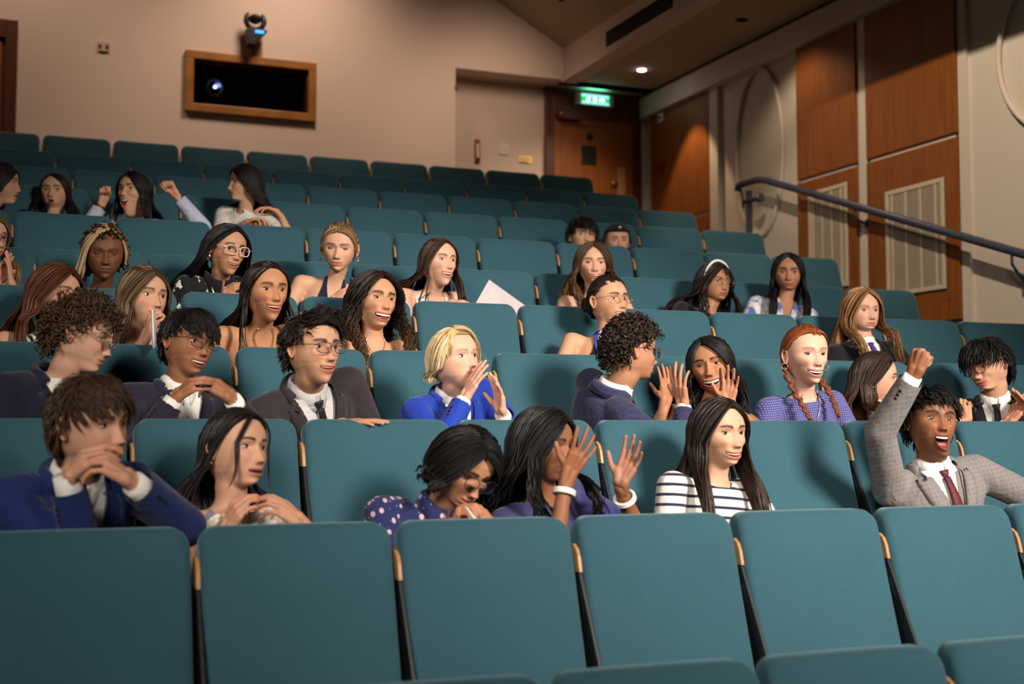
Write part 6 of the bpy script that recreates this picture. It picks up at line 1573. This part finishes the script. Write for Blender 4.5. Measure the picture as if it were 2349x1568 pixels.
# ================= fifth row
person(row=5, px=-28, py=545, d=6.15, yaw=40, pitch=4, fem=1, far=1, skin=SK['pale'], hairc=HCOL['dblond'], hlight=HCOL['blond'], eye=.5, label='person in glasses and a cream top clapping at the left edge',
    hair=dict(kind='long', n=260, len=.30, vol=.014, wave=.004, face=62, front=110), glasses=dict(mat=DFRAME, rw=.026, rh=.02), outfit=dict(kind='top', mat=CREAM, sleeve=.4, neck='crew', infl=.014),
    arm_l=dict(px=-10, py=655, fwd=.15, f=(.35, .92, .1), n=(.85, 0, .3), pose='flat', pole=(-.5, -1, 0)), arm_r=dict(px=26, py=655, fwd=.17, f=(-.05, 1, .1), n=(-.9, 0, .2), pose='flat', pole=(.7, -1, 0)))
def dreads(sp, o):
    rng = np.random.default_rng(9); part, bend = o['part'], o['bend']; cols = [(.62, .46, .24), (.55, .38, .18), (.20, .085, .03), (.09, .04, .018)]
    for i in range(44):
        s = -1 if i % 3 else 1; a0 = rng.uniform(-30, 30); e0 = rng.uniform(55, 88); az = s*rng.uniform(62 if s < 0 else 78, 175); el = rng.uniform(-30, 5)
        A = unit(np.array([[math.cos(R(e0))*math.sin(R(a0)), -math.cos(R(e0))*math.cos(R(a0)), math.sin(R(e0))]])); B = unit(np.array([[math.cos(R(el))*math.sin(R(az)), -math.cos(R(el))*math.cos(R(az)), math.sin(R(el))]]))
        D = unit(slerp_dirs(A, B, np.linspace(0, 1, 10)))[0]; p = HC+D*(HA+.008+.010*rng.random()); hang = rng.uniform(.02, .12) if s < 0 else rng.uniform(0, .03)
        q = [p[-1]+np.array([s*.006*j*.4, .002*j, -hang*j/4]) for j in range(1, 5)]; pts = np.vstack([p, q]); mb = MB(); rad = [(.0062+.0012*math.sin(j*2.1+i))*(1 if j < 12 else .7) for j in range(len(pts))]
        mb.tube(bend(pts), rad, 7); c = np.array(cols[rng.choice(4, p=[.3, .25, .25, .2])]); V = np.array([tuple(v) for v in mb.v]); d = part('lock_of_hair', V, mb.f, M['hair'], col=c*np.clip(1+.2*rng.standard_normal((len(V), 1)), .6, 1.5))
        uv = d.data.uv_layers.new(name='UVMap')
    # two long pale locks across the forehead
    for (az, el, hang) in ((-54, 8, .15), (-66, 4, .13)):
        A = np.array([[.12, -.55, .83]]); A = unit(A); B = unit(np.array([[math.cos(R(el))*math.sin(R(az)), -math.cos(R(el))*math.cos(R(az)), math.sin(R(el))]])); D = unit(slerp_dirs(A, B, np.linspace(0, 1, 9)))[0]; p = HC+D*(HA+.018)
        q = [p[-1]+np.array([-.012*j*.6, .003*j, -hang*j/5]) for j in range(1, 6)]; mb = MB(); pts = np.vstack([p, q]); mb.tube(bend(pts), [.0085-.001*(j > 10)+.0008*math.sin(j*2.4) for j in range(len(pts))], 8); V = np.array([tuple(v) for v in mb.v]); d = part('lock_of_hair', V, mb.f, M['hair'], col=(.66, .50, .27)); d.data.uv_layers.new(name='UVMap')
person(row=5, px=240, py=582, d=6.1, hs=1.03, yaw=4, pitch=9, fem=1, skin=(.17, .070, .036), hairc=(.06, .026, .012), eye=.0, lip=(.14, .05, .042), label='person in a beige strapless top and hoop earrings looking down',
    hair=dict(kind='short', style='up', n=260, len=.03, vol=.02, curl=.006, wfreq=1.5, w=.005, lift=.8, hlight=(.5, .33, .15), hl_frac=.4), custom=dreads, outfit=dict(kind='top', mat=cloth('beige_dress', (.42, .33, .24)), neck='strapless', bare=1, drop=.10), earrings=[(-1, 'hoop', M['silver']), (1, 'hoop', M['silver'])])
def embroidery(sp, o):
    w = simple_once('white_embroidery', (.74, .71, .68), .7); p, b = o['patch'], o['gbvh']
    def leafp(x, d, a, ln, wd):
        n = 6; L_, R_ = [], []
        for i in range(n+1):
            t = i/n; hw_ = wd*math.sin(math.pi*t)**.8+.0005; cx_ = x+math.sin(a)*ln*t; cd = d-math.cos(a)*ln*t; L_.append((cx_-math.cos(a)*hw_, cd-math.sin(a)*hw_)); R_.append((cx_+math.cos(a)*hw_, cd+math.sin(a)*hw_))
        p('leaf', w, b, L_, R_, .011, n, 2, .001)
    for s in (-1, 1):
        for (x, d, a, ln, wd) in ((.098, .115, -.1, .05, .012), (.098, .115, .7, .045, .009), (.098, .118, -.9, .045, .009), (.128, .085, .9, .05, .009), (.12, .10, .3, .05, .008), (.07, .15, -.6, .045, .008), (.10, .165, .1, .03, .014), (.075, .19, .5, .05, .009), (.12, .18, .8, .05, .009), (.10, .21, -.5, .045, .009)): leafp(s*x, d, s*a, ln, wd)
        p('placket', w, b, [(s*.060, .005), (s*.034, .07), (s*.006, .15)], [(s*.066, .005), (s*.040, .075), (s*.010, .16)], .011, 8, 1, .001)
person(row=5, px=522, py=572, d=6.25, yaw=32, pitch=9, roll=5, fem=1, fat=.2, skin=(.52, .285, .17), hairc=HCOL['black'], smile=.75, open=.004, eye=.35, brow=1.5, label='smiling person in clear-framed glasses and a black blouse with white embroidery',
    hair=dict(kind='long', n=340, w=.0056, len=.40, vol=.016, wave=.003, face=74, front=60, bx=.17, side=.02, psi0=50), glasses=dict(mat=CFRAME, rw=.027, rh=.0205, shape=3.0, r=.0024), outfit=dict(kind='top', name='blouse', mat=cloth_spots('embroidered_black', (.008, .008, .010), (.70, .67, .64), (.66, .63, .60), 17, .80, .55), sleeve=.95, neck='v', vw=.06, vd=.16, infl=.012, collar=BLACK), custom=embroidery, hunch=.035, earrings=[(-1, 'big', M['silver'])],
    arm_r=dict(px=510, py=672, fwd=.16, f=(.85, .5, .2), n=(.1, -.7, -.6), pose='relax', pole=(.6, -1, 0)))
person(row=5, px=778, py=569, d=6.5, yaw=-6, pitch=12, roll=3, fem=1, skin=(.62, .375, .26), hairc=(.27, .155, .065), hlight=(.50, .32, .14), eye=.0, smile=.15, label='person in a navy halter top and gold drop earrings looking down',
    hair=dict(kind='short', style='back', n=900, len=.085, vol=.009, w=.0038, sides=1, lift=.06, mess=.1, buns=[((0, .115, .02), .04, 36)], fringe=[dict(n=26, a0=(0, 48), a1=(0, 60), e0=(66, 8), e1=(86, 0), vol=.010, w=.004, hang=.02), dict(n=26, a0=(0, 48), a1=(0, 60), e0=(-66, 8), e1=(-86, 0), vol=.010, w=.004, hang=.02), dict(n=3, a0=(0, 46), a1=(0, 50), e0=(76, 5), e1=(80, 0), w=.002, hang=.09)]), outfit=dict(kind='top', mat=cloth('navy_halter', (.012, .014, .040)), neck='halter', bare=1, infl=.006), earrings=[(1, 'drop', M['gold']), (-1, 'drop', M['gold'])],
    arm_r=dict(px=762, py=692, fwd=.2, f=(.75, .65, .1), n=(0, -.6, -.7), pose='relax', pole=(.8, -1, 0)))
def sash(sp, o):
    s = o['patch']('sash', simple_once('sash_white', (.78, .74, .66), .6), o['gbvh'], [(-.105, -.005), (-.085, .05), (-.03, .15), (.05, .28)], [(-.060, -.015), (-.045, .05), (.012, .15), (.10, .28)], .012, 14, 3, .002)
    s2 = o['patch']('sash_edge', simple_once('sash_gold', (.30, .22, .11), .6), o['gbvh'], [(-.062, -.014), (-.047, .05), (.010, .15), (.098, .28)], [(-.052, -.016), (-.038, .05), (.018, .15), (.106, .28)], .014, 14, 1, .001, s)
    # the printed letters that show: I G A
    V = []; ink = simple_once('sash_ink', (.03, .05, .07), .6)
    def stroke(a, b, w=.0035): dx, dy = b[0]-a[0], b[1]-a[1]; l_ = math.hypot(dx, dy); nx, ny = -dy/l_*w, dx/l_*w; o['patch']('letter', ink, o['gbvh'], [(a[0]-nx, a[1]-ny), (b[0]-nx, b[1]-ny)], [(a[0]+nx, a[1]+ny), (b[0]+nx, b[1]+ny)], .0165, 4, 1, .0006, s)
    ux, uy = .50, .866     # along the sash (x, d)
    def L(base, pts):
        q = [(base[0]+ux*p[0]+uy*p[1], base[1]+uy*p[0]-ux*p[1]) for p in pts]
        for a, b in zip(q[:-1], q[1:]): stroke(a, b)
    b0 = (-.052, .075)
    L(b0, [(0, -.014), (0, .014)])
    b0 = (b0[0]+ux*.024, b0[1]+uy*.024); L(b0, [(.014, .010), (.006, .014), (-.004, .008), (-.004, -.008), (.006, -.014), (.014, -.008), (.014, .0), (.007, .0)])
    b0 = (b0[0]+ux*.032, b0[1]+uy*.032); L(b0, [(-.010, -.014), (0, .014), (.010, -.014)]); L(b0, [(-.006, -.004), (.006, -.004)])
person(row=5, px=1008, py=600, d=6.7, yaw=36, pitch=0, roll=2, fem=1, fat=.35, skin=(.68, .42, .315), hairc=(.060, .026, .015), smile=.9, open=.007, eye=.5, label='smiling person in a cream top and white lettered sash',
    hair=dict(kind='long', n=340, w=.0056, len=.30, vol=.013, wave=.004, face=66, front=70, front_r=105, psi0=50, bx=.15), outfit=dict(kind='top', mat=CREAM, neck='tank', bare=1, infl=.008), custom=sash, hunch=.032, necklaces=[dict(mat=M['gold'], drop=.075, pendant=.004)],
    arm_l=dict(px=1030, py=694, fwd=.26, f=(.97, .05, .2), n=(.05, -1, 0), pose='relax', pole=(-.8, -1, 0)))
person(row=5, px=1360, py=606, d=7.2, yaw=8, pitch=2, fem=1, far=1, skin=SK['fair'], hairc=HCOL['mbrown'], tipc=(.16, .07, .03), smile=.9, open=.005, eye=.35, hunch=.032, label='smiling person in a black and white top behind the lanyard wearer',
    hair=dict(kind='long', n=300, w=.006, len=.24, vol=.024, wave=.009, wfreq=2.4, face=58, front=105, bow=.03, psi0=50), outfit=dict(kind='top', mat=cloth_stripes('black_white_panel', (.010, .010, .012), (.66, .62, .60), 7.5, .55, 0), neck='tank', bare=1))
def headband(sp, o):
    mb = MB(); pts = [HC+HA*np.array([math.sin(a), -.30, math.cos(a)])*1.10 for a in np.linspace(-1.5, 1.5, 20)]; mb.tube(o['bend'](np.array(pts)), .0075, 8); mb.build('headband', M['pearl'], o['root'], smooth=True)
person(row=5, px=1640, py=650, d=7.55, yaw=38, pitch=0, roll=4, fem=1, far=1, fat=.2, skin=(.40, .20, .115), hairc=(.022, .012, .012), eye=.4, frown=.3, label='person with a white headband and round glasses in a black top',
    hair=dict(kind='long', n=320, w=.0058, len=.30, vol=.022, wave=.009, wfreq=2.6, face=64, front=80, bx=.16, bow=.03, fringe=[dict(n=14, a0=(-10, 60), a1=(20, 60), e0=(-10, 20), e1=(48, 10), vol=.010, w=.003)]), glasses=dict(mat=GFRAME, rw=.024, rh=.021, shape=2.2, r=.0012), outfit=dict(kind='top', mat=BLACK, sleeve=.95, neck='crew'), custom=headband)
person(row=5, px=1808, py=627, d=7.75, yaw=2, pitch=3, roll=2, fem=1, far=1, skin=(.46, .235, .135), hairc=HCOL['black'], smile=.45, eye=.4, brow=1.3, label='person in a white and blue blouse facing the camera',
    hair=dict(kind='long', n=340, w=.0062, len=.36, vol=.014, wave=.002, face=58, front=125, fx=.075, psi0=50), outfit=dict(kind='top', name='blouse', mat=cloth_noise('blue_bloom', [(.40, (.10, .15, .42)), (.50, (.60, .58, .64)), (.60, (.76, .72, .68))], 16), sleeve=.95, neck='v', vw=.05, vd=.2, infl=.014))
# ================= seventh row
person(row=7, px=6, py=420, d=7.55, yaw=78, tyaw=55, pelx=-.35, pitch=4, fem=1, far=1, skin=SK['east'], hairc=(.022, .012, .010), eye=.5, open=.004, teeth=0, label='person in a black top in profile, leftmost in the back group',
    hair=dict(kind='long', n=280, w=.006, len=.30, vol=.014, wave=.002, face=70, front=60), outfit=dict(kind='top', mat=BLACK, sleeve=.95, neck='crew'))
person(row=7, px=126, py=441, d=7.8, hs=.96, yaw=-16, pitch=-2, fem=1, far=1, skin=SK['east'], hairc=HCOL['black'], eye=.5, open=.011, mw=.019, teeth=0, lip=(.25, .06, .055), label='person with a pearl earring and parted lips beside the raised fists',
    hair=dict(kind='long', n=280, w=.006, len=.26, vol=.010, wave=.001, face=72, front=90, part=-.3, psi0=50, by=.09), outfit=dict(kind='top', mat=BLACK, sleeve=.95, neck='crew'), earrings=[(1, 'drop', M['pearl'])])
person(row=7, px=306, py=440, d=7.6, yaw=-38, pitch=-4, fem=1, far=1, skin=SK['east'], hairc=HCOL['black'], smile=.9, open=.022, mw=.026, eye=.3, label='cheering person in a pale blue shirt raising both fists',
    hair=dict(kind='long', n=300, w=.006, len=.33, vol=.013, wave=.002, face=62, front=80, front_r=120, fx=.08, bx=.12), outfit=dict(kind='top', name='shirt', mat=cloth('pale_blue_shirt', (.48, .50, .64), .8, .8), sleeve=.93, neck='v', vw=.05, vd=.12, infl=.016, collar=cloth('pale_blue_shirt', None)), bracelets=[dict(i=0, back=.03, r=.003, mat=M['gold'], t=.003)],
    arm_l=dict(px=238, py=462, fwd=.10, f=(.05, 1, .05), n=(.35, 0, .9), pose='fist', pole=(-.6, -1, 0)), arm_r=dict(px=400, py=444, fwd=.08, f=(-.50, .85, .1), n=(-.25, 0, .9), pose='fist', pole=(1, -.7, -.1)))
person(row=7, px=560, py=421, d=7.95, yaw=-70, pitch=2, fem=1, far=1, skin=SK['east'], hairc=(.014, .010, .010), smile=.4, eye=.35, label='person in a white blouse in profile resting on folded arms',
    hair=dict(kind='long', n=300, w=.006, len=.26, vol=.014, wave=.002, face=70, front=60, fx=.06, by=.10), tyaw=-35, outfit=dict(kind='top', name='blouse', mat=cloth('white_blouse', (.72, .68, .62), .8, .9), sleeve=.55, neck='crew', infl=.02),
    arm_l=dict(px=565, py=510, fwd=.25, f=(.9, .25, .2), n=(0, -1, .1), pose='relax', pole=(-.8, -1, 0)), arm_r=dict(px=640, py=488, fwd=.25, f=(-.85, .35, .2), n=(-.2, -.9, .2), pose='relax', pole=(.8, -1, 0)))
person(row=7, px=1337, py=541, d=8.65, hs=.98, yaw=18, pitch=2, far=1, skin=SK['east'], hairc=HCOL['black'], eye=.4, label='person in a navy tee half hidden beside the cap wearer',
    hair=crop_hair(.3, .085, .024, .6, .4, n=800, w=.0044, fringe=[dict(n=60, a0=(-50, 62), a1=(50, 62), e0=(-50, 22), e1=(45, 24), vol=.018, w=.005)]), outfit=dict(kind='top', mat=cloth('navy_tee', (.02, .02, .05)), sleeve=.45, neck='crew'))
def cap_hat(sp, o):
    V = []; F = []; n = 28
    rings = [(0, 1.0), (.25, 1.0), (.5, 1.0), (.75, 1.0), (1.0, 1.0)]
    for i in range(9):
        e = R(90-i*7.6)
        for j in range(n): a = 2*math.pi*j/n; V.append(HC+(HA+.017)*np.array([math.cos(e)*math.sin(a), -math.cos(e)*math.cos(a), math.sin(e)]))
    for i in range(8):
        for j in range(n): F.append((i*n+j, (i+1)*n+j, (i+1)*n+(j+1) % n, i*n+(j+1) % n))
    hat = o['part']('cap', o['bend'](np.array(V)), F, cloth('cap_cloth', (.010, .012, .016)), solid=.003)
    mb = MB(); a = np.linspace(-.12, .12, 5)
    Vb = [HC+(HA+.022)*np.array([math.cos(R(e))*math.sin(x), -math.cos(R(e))*math.cos(x), math.sin(R(e))]) for e in (38, 45) for x in a]
    o['part']('cap_badge', o['bend'](np.array(Vb)), [(i, i+1, i+6, i+5) for i in range(4)], M['plastic'], hat, solid=.002)
    # peak at the back
    Vp = []; Fp = []
    for r_ in (0, .5, 1):
        for x in np.linspace(-1, 1, 11): Vp.append((x*.07*(1-.25*r_*r_), .115+(.065*r_)*math.sqrt(max(0, 1-.6*x*x)), .040-.02*r_-.012*x*x))
    for i in range(2):
        for j in range(10): q = i*11+j; Fp.append((q, q+1, q+12, q+11))
    o['part']('cap_peak', o['bend'](np.array(Vp)), Fp, cloth('cap_cloth', None), hat, solid=.003)
person(row=7, px=1416, py=554, d=8.95, hs=.96, yaw=12, pitch=2, far=1, skin=SK['fair'], hairc=HCOL['dbrown'], eye=.4, label='person in a black backwards cap half hidden behind a seat',
    hair=dict(kind='short', style='down', n=500, len=.05, vol=.010, w=.0044, sides=1, line=dict(front=60)), custom=cap_hat, outfit=dict(kind='top', mat=cloth('navy_tee', None), sleeve=.45, neck='crew'))
# the folded card propped against the seat beside the person with the sash
ca = at_d(1122, 641, 6.52); cb = at_d(1204, 700, 6.58); cc = at_d(1200, 790, 6.5); cd = at_d(1080, 715, 6.46)
t = empty('paper_card', cd); tag(t, 'pale lilac card propped behind the seat beside the sash wearer', 'card')
mb = MB(); nrm_ = (cb-ca).cross(cd-ca).normalized()*.0012
mb.add([ca, cb, cc, cd, ca+nrm_, cb+nrm_, cc+nrm_, cd+nrm_], [(0, 1, 2, 3), (7, 6, 5, 4), (0, 4, 5, 1), (1, 5, 6, 2), (2, 6, 7, 3), (3, 7, 4, 0)]); mb.build('front_sheet', simple_once('lilac_paper', (.50, .42, .44), .6), t)
off = Vector((.004, .012, -.004)); mb = MB(); mb.add([p+off for p in (ca, cb, cc, cd)]+[p+off+nrm_ for p in (ca, cb, cc, cd)], [(0, 1, 2, 3), (7, 6, 5, 4), (0, 4, 5, 1), (1, 5, 6, 2), (2, 6, 7, 3), (3, 7, 4, 0)]); mb.build('back_sheet', simple_once('lilac_paper2', (.56, .48, .50), .6), t)
# the pen held by the person in the floral shirt
pa, pb = at_d(1068, 1162, 3.74), at_d(1102, 1206, 3.72)
o = MB().tube([pa, pa+(pb-pa)*.5, pb], [.0045, .005, .0045], 8).build('pen', M['plastic'], None, True, origin=pa); tag(o, 'slim white pen in the hand of the person in the floral shirt', 'pen')
bpy.data.scenes.remove(TMP)
